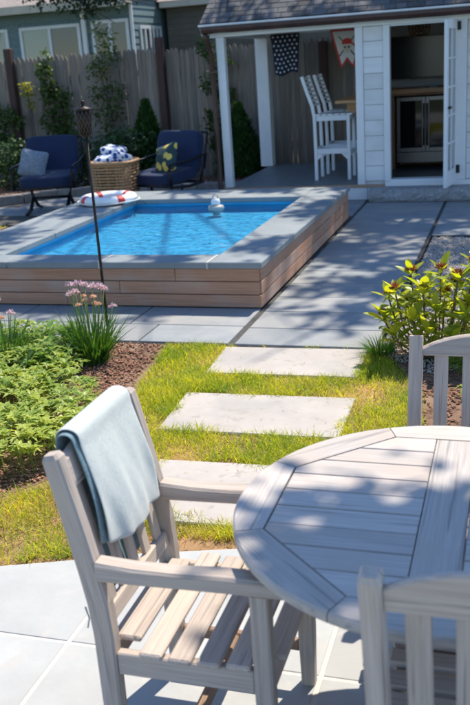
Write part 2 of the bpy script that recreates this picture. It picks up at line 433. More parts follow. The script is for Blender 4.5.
def blades(pos, direc, length, width, tint, droop=.4, segs=3):
    """grass-like tapering strips bending over under their weight"""
    n = len(pos); d = norm(direc); hz = d.copy(); hz[:, 2] = 0; hz = norm(hz + 1e-6)
    s = norm(np.cross(d, np.array([0, 0, 1.0]) + rng.normal(0, .2, (n, 3))))
    L_ = np.broadcast_to(np.asarray(length, float), (n,))[:, None]; W_ = np.broadcast_to(np.asarray(width, float), (n,))[:, None]
    dr = np.broadcast_to(np.asarray(droop, float), (n,))[:, None]
    rows = []
    for i in range(segs):
        t = i / segs; cpt = pos + d * L_ * t + (hz * .6 - np.array([0, 0, .7])) * L_ * dr * t * t
        wd = W_ * (1 - t) ** .6; rows += [cpt - s * wd / 2, cpt + s * wd / 2]
    tip = pos + d * L_ + (hz * .6 - np.array([0, 0, .7])) * L_ * dr
    rows.append(tip); k = len(rows)
    V = np.stack(rows, 1).reshape(-1, 3); o = (np.arange(n) * k)[:, None]; F = []
    for i in range(segs - 1):
        q = 2 * i; F += [o + np.array([[q, q + 1, q + 3]]), o + np.array([[q, q + 3, q + 2]])]
    q = 2 * (segs - 1); F.append(o + np.array([[q, q + 1, q + 2]]))
    return V, np.concatenate(F, 0), np.repeat(tint, k)

def join(parts):
    V = []; F = []; T = []; off = 0
    for v, f_, t in parts:
        V.append(v); F.append(f_ + off); T.append(t); off += len(v)
    return np.concatenate(V), np.concatenate(F), np.concatenate(T)

def foliage(name, mat, parent, parts, kind='stuff'):
    V, F, T = join(parts); o = link(name, mesh_np(V, F, T, name=name), mat, parent)
    if kind: o['kind'] = kind
    return o

def inside(poly, x, y):
    r = np.zeros(len(x), bool); n = len(poly)
    for i in range(n):
        x1, y1 = poly[i]; x2, y2 = poly[(i + 1) % n]
        cnd = ((y1 > y) != (y2 > y)) & (x < (x2 - x1) * (y - y1) / (y2 - y1 + 1e-12) + x1); r ^= cnd
    return r

def scatter(poly, n):
    xs = [p[0] for p in poly]; ys = [p[1] for p in poly]; x = np.zeros(0); y = np.zeros(0)
    while len(x) < n:
        a_ = rng.uniform(min(xs), max(xs), n); b_ = rng.uniform(min(ys), max(ys), n); k = inside(poly, a_, b_)
        x = np.concatenate([x, a_[k]]); y = np.concatenate([y, b_[k]])
    return x[:n], y[:n]

def wav(x, y, s=1.0, seed=0.0):
    return (np.sin(x * 2.1 * s + 1.3 + seed) * np.cos(y * 1.7 * s - .4 + seed * 2) + .6 * np.sin(x * 5.3 * s - y * 4.1 * s + seed) + .4 * np.cos(x * 9.7 * s + y * 8.3 * s + 2 * seed)) / 2

# ================================================================== GROUND AND PAVING
g = link('ground', mesh([(-600, -600, -.06), (600, -600, -.06), (600, 900, -.06), (-600, 900, -.06)], [(0, 1, 2, 3)]), 'ground'); g['kind'] = 'structure'

def sheet(name, mat, poly, z, grid=None, amp=0.0):
    """ground patch with a closed rim, gently uneven"""
    poly = ccw(poly)
    bm = bmesh.new(); vs = [bm.verts.new((x, y, z)) for x, y in poly]; fc = bm.faces.new(vs)
    bm.normal_update()
    me = bpy.data.meshes.new(name); bm.to_mesh(me); bm.free()
    o = link(name, me, mat); o['kind'] = 'structure'; return o

# patio with an arched rim
ARC = [(-4.0, 2.25), (-3.2, 2.42), (-2.6, 2.58), (-1.97, 2.78), (-1.77, 2.85), (-1.4, 2.99), (-1.04, 3.09), (-.55, 3.2), (0, 3.27), (.6, 3.3), (1.4, 3.27), (2.4, 3.15)]
patio = tag(sheet('patio', 'sand', [(-4, -1.2), (2.4, -1.2)] + ARC[::-1], -.0005), kind='structure')
def arcy(x):
    for i in range(len(ARC) - 1):
        if ARC[i][0] <= x <= ARC[i + 1][0]:
            t = (x - ARC[i][0]) / (ARC[i + 1][0] - ARC[i][0]); return ARC[i][1] + t * (ARC[i + 1][1] - ARC[i][1])
    return ARC[-1][1]
gx = [-3.98, -3.25, -2.35, -1.45, -.55, .35, 1.25, 2.38]; gy = [-1.18, -.3, .6, 1.47, 2.37, 3.6]; J = .008
for i in range(len(gx) - 1):
    for j in range(len(gy) - 1):
        x0, x1, y0, y1 = gx[i] + J, gx[i + 1] - J, gy[j] + J, gy[j + 1] - J
        if y1 < min(arcy(x0), arcy(x1)): poly = [(x0, y0), (x1, y0), (x1, y1), (x0, y1)]
        else:
            xs = np.linspace(x0, x1, 7); top = [(x, min(y1, arcy(x) - .005)) for x in xs if arcy(x) - .01 > y0]
            if len(top) < 2: continue
            poly = [(top[0][0], y0), (top[-1][0], y0)] + top[::-1]
        prism('paver', 'slab', patio, poly, -.03, .0022 + random.uniform(-.0005, .0005), ch=.002)

# path of long rectangular slabs beside the pool
PX0, PX1 = -1.88, -.86
path = tag(sheet('path', 'darkjoint', [(-1.92, 5.76), (PX1, 5.76), (PX1, 9.62), (1.6, 9.62), (1.6, 12.138), (-3.92, 12.138), (-3.92, 11.9), (-5.3, 11.9), (-5.3, 10.9), (-1.92, 10.9)], -.012), kind='structure')
def paver(parent, mat, x0, x1, y0, y1, j=.006, z=0.0):
    o = boxo('paver', mat, parent, (x0 + j, y0 + j, -.045), (x1 - j, y1 - j, 0), .004)
    o.location.z += z + random.uniform(-.0015, .0015); return o
ys = [5.77, 6.17, 6.62, 7.06, 7.53, 8.0, 8.46, 8.92, 9.38, 9.85, 10.31, 10.78, 11.24, 11.88]
for i in range(len(ys) - 1): paver(path, 'blue', PX0 + .008, PX1 - .01, ys[i], ys[i + 1])
for i, (x0, x1) in enumerate([(-.84, .1), (.1, .95), (.95, 1.58)]):
    for y0, y1 in [(9.64, 10.25), (10.25, 10.9), (10.9, 11.88)]: paver(path, 'blue', x0, x1, y0, y1)
for x0, x1 in [(-5.28, -4.4), (-4.4, -3.5), (-3.5, -2.7), (-2.7, -1.9)]: paver(path, 'blue', x0, x1, 10.92, 11.88 if x1 < -3.6 else 12.12)
strip = tag(sheet('pool_walk', 'darkjoint', [(-6.2, 5.76), (-1.93, 5.76), (-1.93, 6.72), (-6.2, 6.72)], -.012), kind='structure')
for y0, y1, xs in [(5.77, 6.2, [-6.18, -5.3, -4.35, -3.35, -2.6, -1.91]), (6.2, 6.7, [-6.18, -4.9, -3.9, -2.85, -1.91])]:
    for i in range(len(xs) - 1): paver(strip, 'blue', xs[i], xs[i + 1], y0, y1)
terr = tag(sheet('terrace', 'darkjoint', [(-10, 10.2), (-7.2, 10.2), (-6.55, 10.62), (-5.3, 10.62), (-5.3, 11.9), (-3.95, 11.9), (-3.95, 13.2), (-6.8, 13.15), (-7.6, 12.5), (-10, 11.9)], -.014), kind='structure')
for i, x in enumerate(np.arange(-8.6, -4.2, .72)):
    for y0 in (10.66, 11.36, 12.06):
        if y0 == 10.66 and x < -6.3 or (x < -7.5 and y0 > 11.9): continue
        if y0 < 11.9 and x > -5.95: continue
        paver(terr, 'blue', x, x + .72, y0, y0 + .7 + (.35 if y0 > 12 else 0))
for y0 in (10.66, 11.36): paver(terr, 'blue', -5.72, -5.31, y0, y0 + .7)

# stepping stones in the grass: each a thing
for (x0, x1, y0, y1, lab) in [(-1.66, -.78, 3.26, 3.9, 'pale rectangular stepping stone nearest the table, half hidden by the armchair'),
                              (-1.85, -.84, 4.24, 4.84, 'pale rectangular stepping stone in the middle, ringed by grass on all sides'),
                              (-1.88, -.9, 5.17, 5.74, 'pale rectangular stepping stone touching the bluestone path')]:
    q = [(x0, y0), (x1, y0 + .02), (x1 - .01, y1), (x0 - .03, y1 - .03)]
    o = prism('stepping_stone', 'stone', None, q, -.045, -.002, ch=.006)
    tag(o, lab, 'stepping stone', 'stepping stones in the grass')
STONES = [(-1.70, -.77, 3.25, 3.92), (-1.88, -.83, 4.23, 4.85), (-1.9, -.89, 5.15, 5.8)]

# lawn, beds, gravel
LAWN = [(-3.6, 2.45), (-2.6, 2.6), (-1.97, 2.8), (-1.4, 3.02), (-.55, 3.22), (.5, 3.33), (.5, 3.8), (-.25, 4.0), (-.42, 4.5), (-.52, 5.1), (-.78, 5.6), (-.9, 5.76), (-2.36, 5.76), (-2.28, 5.3), (-2.25, 4.95), (-2.08, 4.4), (-2.0, 4.0), (-2.12, 3.66), (-2.3, 3.38), (-2.8, 3.1), (-3.6, 2.9)]
sheet('lawn', 'turf', LAWN, -.02)
BED = [(-5.6, 3.0), (-3.6, 2.9), (-2.8, 3.1), (-2.3, 3.38), (-2.12, 3.66), (-2.0, 4.0), (-2.08, 4.4), (-2.25, 4.95), (-2.28, 5.3), (-2.36, 5.76), (-5.6, 5.76)]
sheet('garden_bed', 'soil', BED, -.018)
BEDR = [(.5, 3.3), (2.4, 3.2), (2.4, 6.3), (-.3, 6.4), (-.83, 6.1), (-.85, 5.7), (-.72, 5.55), (-.52, 5.1), (-.42, 4.5), (-.25, 4.0), (.5, 3.8)]
sheet('shrub_bed', 'soil', BEDR, -.017)
GRAV = [(-.82, 6.15), (-.3, 6.4), (2.4, 6.3), (2.4, 9.6), (-.82, 9.6)]
sheet('gravel', 'gravelbase', GRAV, -.015)
BACKBED = [(-11, 12.1), (-7.65, 12.6), (-6.85, 13.25), (-3.95, 13.3), (-3.95, 15.3), (-11, 15.3)]
sheet('fence_bed', 'soil', BACKBED, -.01)
sheet('lawn_corner', 'turf', [(-12, 7.4), (-6.5, 7.4), (-6.45, 10.55), (-7.2, 10.15), (-12, 10.15)], -.016)

# grass blades (uncountable)
def grass(poly, dens, name, hmin, hmax, mat='grass', holes=(), label='', patchy=0.35, seed=0.0):
    xs = [p[0] for p in poly]; ys_ = [p[1] for p in poly]
    ar = abs(sum(poly[i][0] * poly[(i + 1) % len(poly)][1] - poly[(i + 1) % len(poly)][0] * poly[i][1] for i in range(len(poly)))) / 2
    n = int(ar * dens); x, y = scatter(poly, n); k = np.ones(n, bool)
    for (x0, x1, y0, y1) in holes:
        e = .03 + .03 * np.sin(x * 17 + y * 3) * np.sin(y * 19 + x * 5) + .012 * np.sin(x * 53) * np.sin(y * 47) + rng.normal(0, .008, n)
        k &= ~((x > x0 + e) & (x < x1 - e) & (y > y0 + e) & (y < y1 - e))
    wv = wav(x, y, 1.6, seed)
    k &= rng.random(n) < 1 - patchy * np.clip(.6 - wv, 0, 1.4)
    x, y, wv = x[k], y[k], wv[k]; n = len(x)
    pos = np.stack([x, y, np.full(n, -.02)], 1)
    d = np.stack([rng.normal(0, .42, n), rng.normal(0, .42, n), np.ones(n)], 1)
    ln = rng.uniform(hmin, hmax, n) * (1 + .35 * wv)
    t = np.clip(.45 + .42 * wav(x, y, 2.3, 2) + rng.normal(0, .25, n), 0, 1)
    V, F, T = blades(pos, d, ln, rng.uniform(.0025, .0048, n), t, rng.uniform(.1, .75, n))
    o = link(name, mesh_np(V, F, T, name=name), mat); return tag(o, label, 'grass', kind='stuff')
DRY = [(-3.6, 2.5), (-2.6, 2.62), (-1.97, 2.82), (-1.4, 3.04), (-1.0, 3.12), (-.95, 3.24), (-1.7, 3.45), (-1.95, 3.9), (-2.1, 3.62), (-2.3, 3.34), (-2.8, 3.05), (-3.6, 2.85)]
GREEN = [(-1.55, 3.12), (-.55, 3.24), (.5, 3.35), (.5, 3.8), (-.25, 4.0), (-.42, 4.5), (-.52, 5.1), (-.78, 5.6), (-.9, 5.76), (-2.36, 5.76), (-2.28, 5.3), (-2.25, 4.95), (-2.08, 4.4), (-1.98, 3.9), (-1.72, 3.5)]
grass(GREEN, 17000, 'grass', .04, .085, holes=STONES, label='bright green grass growing round the stepping stones', patchy=.55)
grass(DRY, 9000, 'patchy_grass', .04, .085, label='thin patchy grass between the ground cover and the patio', patchy=1.25, seed=4)
grass(DRY, 5500, 'dry_grass', .025, .055, 'drygrass', label='dry straw coloured grass by the patio rim', patchy=.8, seed=3)
grass(GREEN, 1300, 'dry_grass', .03, .06, 'drygrass', holes=STONES, label='straw blades mixed into the grass round the stepping stones', patchy=.6, seed=1)
grass([(-8, 8), (-6.52, 8), (-6.47, 10.5), (-7.2, 10.12), (-8, 10.12)], 2200, 'grass_corner', .05, .09, label='lit patch of lawn left of the pool', patchy=.1)

# clippings and litter lying on the slabs
n = 80; x, y = scatter([(-1.7, 3.25), (-.7, 3.25), (-.7, 5.9), (-1.95, 5.9)], n); an = rng.uniform(0, 6.28, n)
V, F, T = blades(np.stack([x, y, np.full(n, .002)], 1), np.stack([np.cos(an), np.sin(an), rng.uniform(.02, .12, n)], 1), rng.uniform(.015, .045, n), .003, rng.random(n), 0.0)
tag(link('clippings', mesh_np(V, F, T), 'drygrass'), 'stray dry clippings scattered on the stepping stones', 'clippings', kind='stuff')

# loose mulch and gravel (uncountable)
def chips(poly, n, name, mat, size, label, flat=.3, cat='mulch', zoff=-.012):
    x, y = scatter(poly, n)
    base = np.array([[1, 0, 0], [-1, 0, 0], [0, 1, 0], [0, -1, 0], [0, 0, 1], [0, 0, -1]], float)
    fc = np.array([[0, 2, 4], [2, 1, 4], [1, 3, 4], [3, 0, 4], [2, 0, 5], [1, 2, 5], [3, 1, 5], [0, 3, 5]])
    sc = np.stack([rng.uniform(.6, 1.7, n), rng.uniform(.4, .9, n), rng.uniform(flat * .6, flat * 1.3, n)], 1) * size
    an = rng.uniform(0, 6.28, n); tl = rng.normal(0, .35, n)
    v = base[None] * sc[:, None]; v += rng.normal(0, .12, v.shape) * size
    z = v[:, :, 2] + v[:, :, 0] * np.sin(tl)[:, None]
    X = v[:, :, 0] * np.cos(an)[:, None] - v[:, :, 1] * np.sin(an)[:, None]; Y = v[:, :, 0] * np.sin(an)[:, None] + v[:, :, 1] * np.cos(an)[:, None]
    V = np.stack([X + x[:, None], Y + y[:, None], z + zoff + rng.uniform(0, size * .5, n)[:, None]], 2).reshape(-1, 3)
    F = (fc[None] + (np.arange(n) * 6)[:, None, None]).reshape(-1, 3)
    return tag(link(name, mesh_np(V, F, name=name), mat), label, cat, kind='stuff')
chips([(-3.4, 3.6), (-2.3, 3.4), (-2.0, 4.0), (-2.1, 4.4), (-2.3, 5.0), (-2.36, 5.74), (-4.2, 5.74)], 5200, 'mulch', 'chip', .014, 'red brown bark mulch in the flower bed', .3)
chips(BEDR[2:], 5200, 'mulch', 'chip', .013, 'red brown bark mulch under the leafy shrub', .3)
chips([(-.82, 6.0), (.6, 6.0), (.9, 9.58), (-.82, 9.58)], 12000, 'gravel_stones', 'pebble', .011, 'pale grey pebbles of the gravel bed', .6, 'gravel', zoff=-.008)
chips([(-.86, 5.72), (-.72, 5.56), (-.45, 5.3), (-.2, 5.5), (-.2, 6.2), (-.8, 6.2)], 1600, 'gravel_stones', 'pebble', .010, 'pale pebbles strewn below the leafy shrub', .6, 'gravel', zoff=-.006)
chips(BACKBED[:4] + [(-3.95, 15.2), (-10, 15.2)], 1800, 'mulch', 'chip', .03, 'dark mulch along the fence', .3)

# steel strip round the gravel
t = thing('metal_edging', 'thin dark metal strip dividing the path from the gravel', 'edging', (-.84, 6.1, 0))
boxo('strip', 'edging', t, (-.012, 0, -.03), (.004, 3.5, .006), .001)
boxo('strip', 'edging', t, (.008, 3.503, -.03), (2.4, 3.515, .006), .001)

# ================================================================== POOL
OX0, OX1, OY0, OY1 = -5.08, -1.88, 6.65, 10.72
IX0, IX1, IY0, IY1 = -4.37, -2.30, 6.93, 10.04
ZC = .385
pool = thing('plunge_pool', 'raised plunge pool with bluestone coping and horizontal wood cladding', 'pool', (0, 0, 0))
core = []
cx0, cx1, cy0, cy1 = OX0 + .05, OX1 - .05, OY0 + .05, OY1 - .05
for nm, lo, hi in [('pool_wall', (cx0, cy0, -.02), (cx1, IY0 - .02, .329)), ('pool_wall', (cx0, IY1 + .02, -.02), (cx1, cy1, .329)),
                   ('pool_wall', (cx0, IY0 - .02, -.02), (IX0 - .02, IY1 + .02, .329)), ('pool_wall', (IX1 + .02, IY0 - .02, -.02), (cx1, IY1 + .02, .329))]:
    boxo(nm, 'darkjoint', pool, lo, hi, 0)
# liner basin: five faces with thickness
for lo, hi in [((IX0 + .001, IY0 + .001, .18), (IX1 - .001, IY1 - .001, .225)),
               ((IX0 - .018, IY0 - .018, -.029), (IX0, IY1 + .018, .328)), ((IX1, IY0 - .018, -.029), (IX1 + .018, IY1 + .018, .328)),
               ((IX0 + .001, IY0 - .018, -.029), (IX1 - .001, IY0, .328)), ((IX0 + .001, IY1, -.029), (IX1 - .001, IY1 + .018, .328))]:
    boxo('liner', 'liner', pool, lo, hi, 0)
nx, ny = 60, 90
XX, YY = np.meshgrid(np.linspace(IX0 + .001, IX1 - .001, nx), np.linspace(IY0 + .001, IY1 - .001, ny))
ZZ = .302 + .0015 * np.sin(XX * 9 + YY * 4) + .0012 * np.sin(YY * 13 - XX * 5)
I = np.arange(nx * ny).reshape(ny, nx)
link('water', mesh_np(np.stack([XX, YY, ZZ], 2).reshape(-1, 3), np.stack([I[:-1, :-1], I[:-1, 1:], I[1:, 1:], I[1:, :-1]], 2).reshape(-1, 4), smooth=True), 'water', pool)
# coping stones
def cop(x0, x1, y0, y1):
    boxo('coping_stone', 'coping', pool, (x0 + .003, y0 + .003, .331), (x1 - .003, y1 - .003, ZC), .006)
fx = [OX0, -4.15, -3.28, IX1]
for i in range(3): cop(fx[i], fx[i + 1], OY0, IY0 + .02)
ry = [OY0, 7.75, 8.9, IY1 - .02, OY1]
for i in range(4): cop(IX1 - .02 if i < 3 else IX1, OX1, ry[i], ry[i + 1])
bx_ = [OX0, -4.24, -3.3, IX1]
for i in range(3): cop(bx_[i], bx_[i + 1], IY1 - .02, OY1)
ly = [IY0 + .02, 7.95, 8.95, IY1 - .02]
for i in range(3): cop(OX0, IX0 + .02, ly[i], ly[i + 1])
# pale mortar lines at coping joints
for p0, p1 in [((-2.334, OY0 + .004, .358), (-2.334, IY0 + .01, .358)), ((-3.28, OY0 + .004, .358), (-3.28, IY0 + .01, .358))]:
    board('mortar_joint', 'sand', pool, (p0[0], p0[1] - .002, p0[2]), p1, .012, .055, bev=0)
# wood cladding, three boards per side
for k, (z0, z1) in enumerate([(.012, .112), (.118, .220), (.226, .327)]):
    e = [.0, .012, .010][k]
    xs = [OX0 + .02, -3.62 + .5 * k, OX1 - .022 - e]
    for i in range(2): board('plank', 'ipe', pool, (xs[i] + .002, OY0 + .036, (z0 + z1) / 2), (xs[i + 1] - .002, OY0 + .036, (z0 + z1) / 2), z1 - z0, .026, up=(0, -1, 0), bev=.003)
    yy = [OY0 + .05, 8.2 + .45 * k, OY1 - .02]
    for i in range(2): board('plank', 'ipe', pool, (OX1 - .036, yy[i] + .002, (z0 + z1) / 2), (OX1 - .036, yy[i + 1] - .002, (z0 + z1) / 2), z1 - z0, .026, up=(1, 0, 0), bev=.003)
    board('plank', 'ipe', pool, (OX0 + .036, yy[0], (z0 + z1) / 2), (OX0 + .036, yy[2], (z0 + z1) / 2), z1 - z0, .026, up=(-1, 0, 0), bev=.003)
    board('plank', 'ipe', pool, (OX0 + .06, OY1 - .036, (z0 + z1) / 2), (OX1 - .06, OY1 - .036, (z0 + z1) / 2), z1 - z0, .026, up=(0, 1, 0), bev=.003)

# life ring
rb = thing('life_ring', 'white life ring with red bands lying on the pool coping', 'life ring', (-4.62, 9.83, ZC), R_(20))
def arcpts(r, a0, a1, n, z=.052): return [(r * math.cos(a0 + (a1 - a0) * i / n), r * math.sin(a0 + (a1 - a0) * i / n), z) for i in range(n + 1)]
sweep('ring', 'buoy', rb, arcpts(.27, 0, 2 * math.pi, 40)[:-1], [(.072 * q[0] / 1, .052 * q[1]) for q in circ(1, 14)], closed=True, smooth=True)
for k in range(4):
    am = k * math.pi / 2 + .55
    sweep('red_band', 'red', rb, arcpts(.27, am - .13, am + .13, 6), [(.0745 * q[0], .0535 * q[1]) for q in circ(1, 14)], smooth=True)
tube('rope', 'rope', rb, [(.36 * math.cos(t_) * (1 + .04 * math.cos(4 * (t_ - .55) + math.pi)), .36 * math.sin(t_) * (1 + .04 * math.cos(4 * (t_ - .55) + math.pi)), .03) for t_ in np.linspace(0, 2 * math.pi, 41)[:-1]], .008, 6, closed=True)
# floating dispenser
fl = thing('chlorine_float', 'grey round chlorine float on the water at the far wall', 'pool float', (-3.24, 9.70, .272))
lathe('body', 'floatgrey', fl, [(.04, -.03), (.045, .0), (.085, .025), (.095, .05), (.085, .075), (.05, .085)], 18)
lathe('cap', 'buoy', fl, [(.05, .086), (.052, .12), (.044, .15), (.02, .162)], 16)
tube('handle', 'floatgrey', fl, [(-.03, 0, .158), (-.025, 0, .19), (0, 0, .205), (.025, 0, .19), (.03, 0, .158)], .008, 6)

# ================================================================== SHED WITH PORCH
FY = 12.2; DZ = .2
shed = thing('pool_shed', 'white pool shed with open porch, shingle roof and brown gutter', 'shed', (0, 0, 0))
boxo('porch_floor', 'deck', shed, (-3.9, 12.16, .17), (-2.0, 14.9, DZ), .003)
boxo('floor_trim', 'decktrim', shed, (-3.92, 12.125, .165), (-1.66, 12.158, .203), .002)
boxo('base_board', 'white', shed, (-3.9, 12.14, 0), (-1.9, 12.17, .163), .003)
boxo('base_board', 'white', shed, (-3.9, 12.172, 0), (-3.87, 14.9, .168), .003)
boxo('corner_post', 'white', shed, (-3.9, 12.16, DZ + .001), (-3.79, 12.27, 2.2), .004)
boxo('column', 'white', shed, (-4.03, 14.57, DZ + .001), (-3.83, 14.77, 2.2), .006)
boxo('beam', 'white', shed, (-3.92, 12.15, 2.201), (1.9, 12.28, 2.36), .004)
boxo('beam', 'white', shed, (-4.02, 12.283, 2.201), (-3.86, 14.8, 2.36), .004)
boxo('beam', 'white', shed, (-3.858, 14.6, 2.23), (-2.0, 14.74, 2.36), .004)
boxo('ceiling', 'inwall', shed, (-3.86, 12.282, 2.30), (1.9, 14.598, 2.33), .0)
# front wall: corner board, planks, door casing
boxo('corner_board', 'white', shed, (-2.03, 12.165, .17), (-1.93, 12.29, 2.2), .004)
zz = .245
k = 0
while zz < 2.19:
    z1 = min(zz + .197, 2.198)
    boxo('plank', 'whitewood', shed, (-1.928, 12.18, zz + .002), (-1.673, 12.21, z1 - .003), .004)
    boxo('plank', 'whitewood', shed, (-.62, 12.18, zz + .002), (1.88, 12.21, z1 - .003), .004)
    zz = z1 + .0; k += 1
    if zz > 2.19: break
boxo('wall', 'whitewood', shed, (-1.93, 12.212, .17), (-1.66, 12.26, 2.2), 0)
boxo('wall', 'whitewood', shed, (-.72, 12.212, .17), (1.88, 12.26, 2.2), 0)
boxo('base_board', 'white', shed, (-1.66, 12.13, .175), (1.9, 12.17, .24), .003)
boxo('base_board', 'white', shed, (-1.895, 12.145, .0), (1.9, 12.165, .174), .003)
boxo('door_casing', 'white', shed, (-1.67, 12.15, .242), (-1.585, 12.27, 2.2), .004)
boxo('door_casing', 'white', shed, (-.80, 12.15, .242), (-.625, 12.27, 2.2), .004)
boxo('threshold', 'white', shed, (-1.585, 12.14, .205), (-.80, 12.34, .262), .004)
boxo('door_head', 'white', shed, (-1.584, 12.16, 2.18), (-.801, 12.26, 2.2), .004)
# side wall on the porch with serving bar
boxo('side_wall', 'whitewood', shed, (-2.0, 12.292, .17), (-1.95, 14.9, 1.22), .003)
boxo('side_wall', 'whitewood', shed, (-2.0, 12.292, 1.30), (-1.95, 14.9, 2.29), .003)
boxo('bar_top', 'counter', shed, (-2.42, 12.75, 1.235), (-1.80, 14.4, 1.275), .004)
boxo('bracket', 'counter', shed, (-2.30, 13.0, 1.05), (-2.005, 13.04, 1.232), .003)
boxo('bracket', 'counter', shed, (-2.30, 14.1, 1.05), (-2.005, 14.14, 1.232), .003)
# room
boxo('room_floor', 'darkfloor', shed, (-1.945, 12.262, .1), (1.88, 14.4, .2), 0)
boxo('room_wall', 'inwall', shed, (-1.945, 14.35, .201), (1.88, 14.4, 2.295), 0)
boxo('room_wall', 'inwall', shed, (1.83, 12.265, .201), (1.88, 14.345, 2.295), 0)
# roof: slopes at about 38 degrees, shingle courses near the eave
ey, ez, sl = 12.02, 2.37, .62
sn = math.atan(sl); RL, RR = -4.06, 2.05
ridge_y = 14.2; ridge_z = ez + (ridge_y - ey) * sl
def roofpl(name, mat, y0, z0, y1, z1, th=.04):
    V = [(RL, y0, z0), (RR, y0, z0), (RR, y1, z1), (RL, y1, z1), (RL, y0, z0 - th), (RR, y0, z0 - th), (RR, y1, z1 - th), (RL, y1, z1 - th)]
    return link(name, mesh(V, [(0, 1, 2, 3), (7, 6, 5, 4), (0, 4, 5, 1), (1, 5, 6, 2), (2, 6, 7, 3), (3, 7, 4, 0)]), mat, shed)
rf = roofpl('roof', 'shingle', ey + .02, ez, ridge_y, ridge_z); roofpl('roof', 'shingle', 2 * ridge_y - ey, ez, ridge_y, ridge_z)
for k in range(8):
    d0 = k * .125; x = RL - .01 + random.uniform(-.12, 0)
    while x < .2:
        wd = random.choice([.14, .18, .22, .16]); x0 = max(x, RL - .01); x1 = x + wd
        yy0 = ey + d0 * math.cos(sn); zz0 = ez + d0 * math.sin(sn) + .012
        yy1 = ey + (d0 + .17) * math.cos(sn); zz1 = ez + (d0 + .17) * math.sin(sn) + .004
        board('shingle', 'shingle', rf, ((x0 + x1) / 2, yy0, zz0 + random.uniform(0, .004)), ((x0 + x1) / 2, yy1, zz1), round(x1 - x0 - .006, 3), .009, up=(0, -math.sin(sn), math.cos(sn)), bev=.002)
        x = x1
for s_ in (0,):
    board('rake_board', 'white', shed, (RL + .012, ey + .0, ez - .10), (RL + .012, ridge_y, ridge_z - .10), .022, .11, up=(0, -math.sin(sn), math.cos(sn)))
boxo('fascia', 'white', shed, (RL + .026, ey + .022, ez - .13), (RR, ey + .045, ez - .042), .003)
boxo('drip_edge', 'white', shed, (RL - .02, ey - .035, ez - .03), (RR, ey + .018, ez - .002), .004)
boxo('soffit', 'white', shed, (RL + .03, ey + .047, ez - .13), (RR, 12.148, ez - .105), .002)
gp = [(-.05, .035), (-.055, -.005), (-.035, -.04), (.01, -.05), (.045, -.035), (.05, .035), (.044, .035), (.038, -.028), (.008, -.042), (-.03, -.032), (-.047, -.005), (-.043, .035)]
sweep('gutter', 'bronze', shed, [(RL + .03, ey - .037, ez - .07), (RR, ey - .037, ez - .07)], gp)
tube('downspout', 'bronze', shed, [(-3.99, 11.985, 2.25), (-3.985, 11.99, 2.2), (-3.965, 12.06, 2.08), (-3.955, 12.10, 2.0), (-3.95, 12.1, 1.4), (-3.95, 12.1, .9), (-3.95, 12.1, .12), (-3.95, 12.05, .03)], .036, 8, up=(1, 0, 0))
boxo('strap', 'bronze', shed, (-3.995, 12.06, 1.75), (-3.9, 12.155, 1.775), .002)
# open glazed door, hinged on the right casing
door = boxo('door', 'white', shed, (-.815, 11.56, .215), (-.775, 11.66, 2.195), .003)
door.location.x = -.835; door.rotation_euler.z = R_(-8)
boxo('stile', 'white', door, (-.02, .49, -.9925), (.02, .585, .9925), .003)
for z0, z1 in [(-.9925, -.80), (.89, .9925)]: boxo('rail', 'white', door, (-.02, .051, z0), (.02, .489, z1), .003)
for i in range(4):
    zc = -.80 + (i + 1) * 1.69 / 5; boxo('muntin', 'white', door, (-.015, .051, zc - .012), (.015, .489, zc + .012), .002)
boxo('muntin', 'white', door, (-.014, .258, -.799), (.014, .282, .889), .002)
boxo('pane', 'clear', door, (-.004, .051, -.799), (.004, .489, .889), 0)
boxo('handle', 'metal', door, (.0205, .0, -.04), (.05, .10, -.01), .003)
for z0 in (.33, 2.08): boxo('hinge', 'metal', shed, (-.77, 12.11, z0), (-.70, 12.149, z0 + .1), .003)
# granite step
n1_, n2_ = 60, 8
st = thing('granite_step', 'rough split granite step below the shed door', 'step', (0, 0, 0))
V = []; Fc = []
prof = [(12.14, 0), (11.9, 0), (11.885, .03), (11.875, .07), (11.88, .12), (11.895, .165), (11.93, .172), (12.139, .172)]
xs = np.linspace(-1.84, 1.4, n1_)
for i, x in enumerate(xs):
    for j, (y, z) in enumerate(prof):
        q = 1 if 1 < j < 6 else 0
        V.append((x + (random.uniform(-.008, .008) if 0 < i < n1_ - 1 else 0), y + q * random.uniform(-.012, .014), z + (random.uniform(-.004, .004) if q else 0)))
kk = len(prof)
for i in range(n1_ - 1):
    for j in range(kk):
        r = (j + 1) % kk; Fc.append((i * kk + j, i * kk + r, (i + 1) * kk + r, (i + 1) * kk + j))
Fc.append(tuple(range(kk))[::-1]); Fc.append(tuple((n1_ - 1) * kk + j for j in range(kk)))
link('block', mesh(V, Fc), 'granite', st)

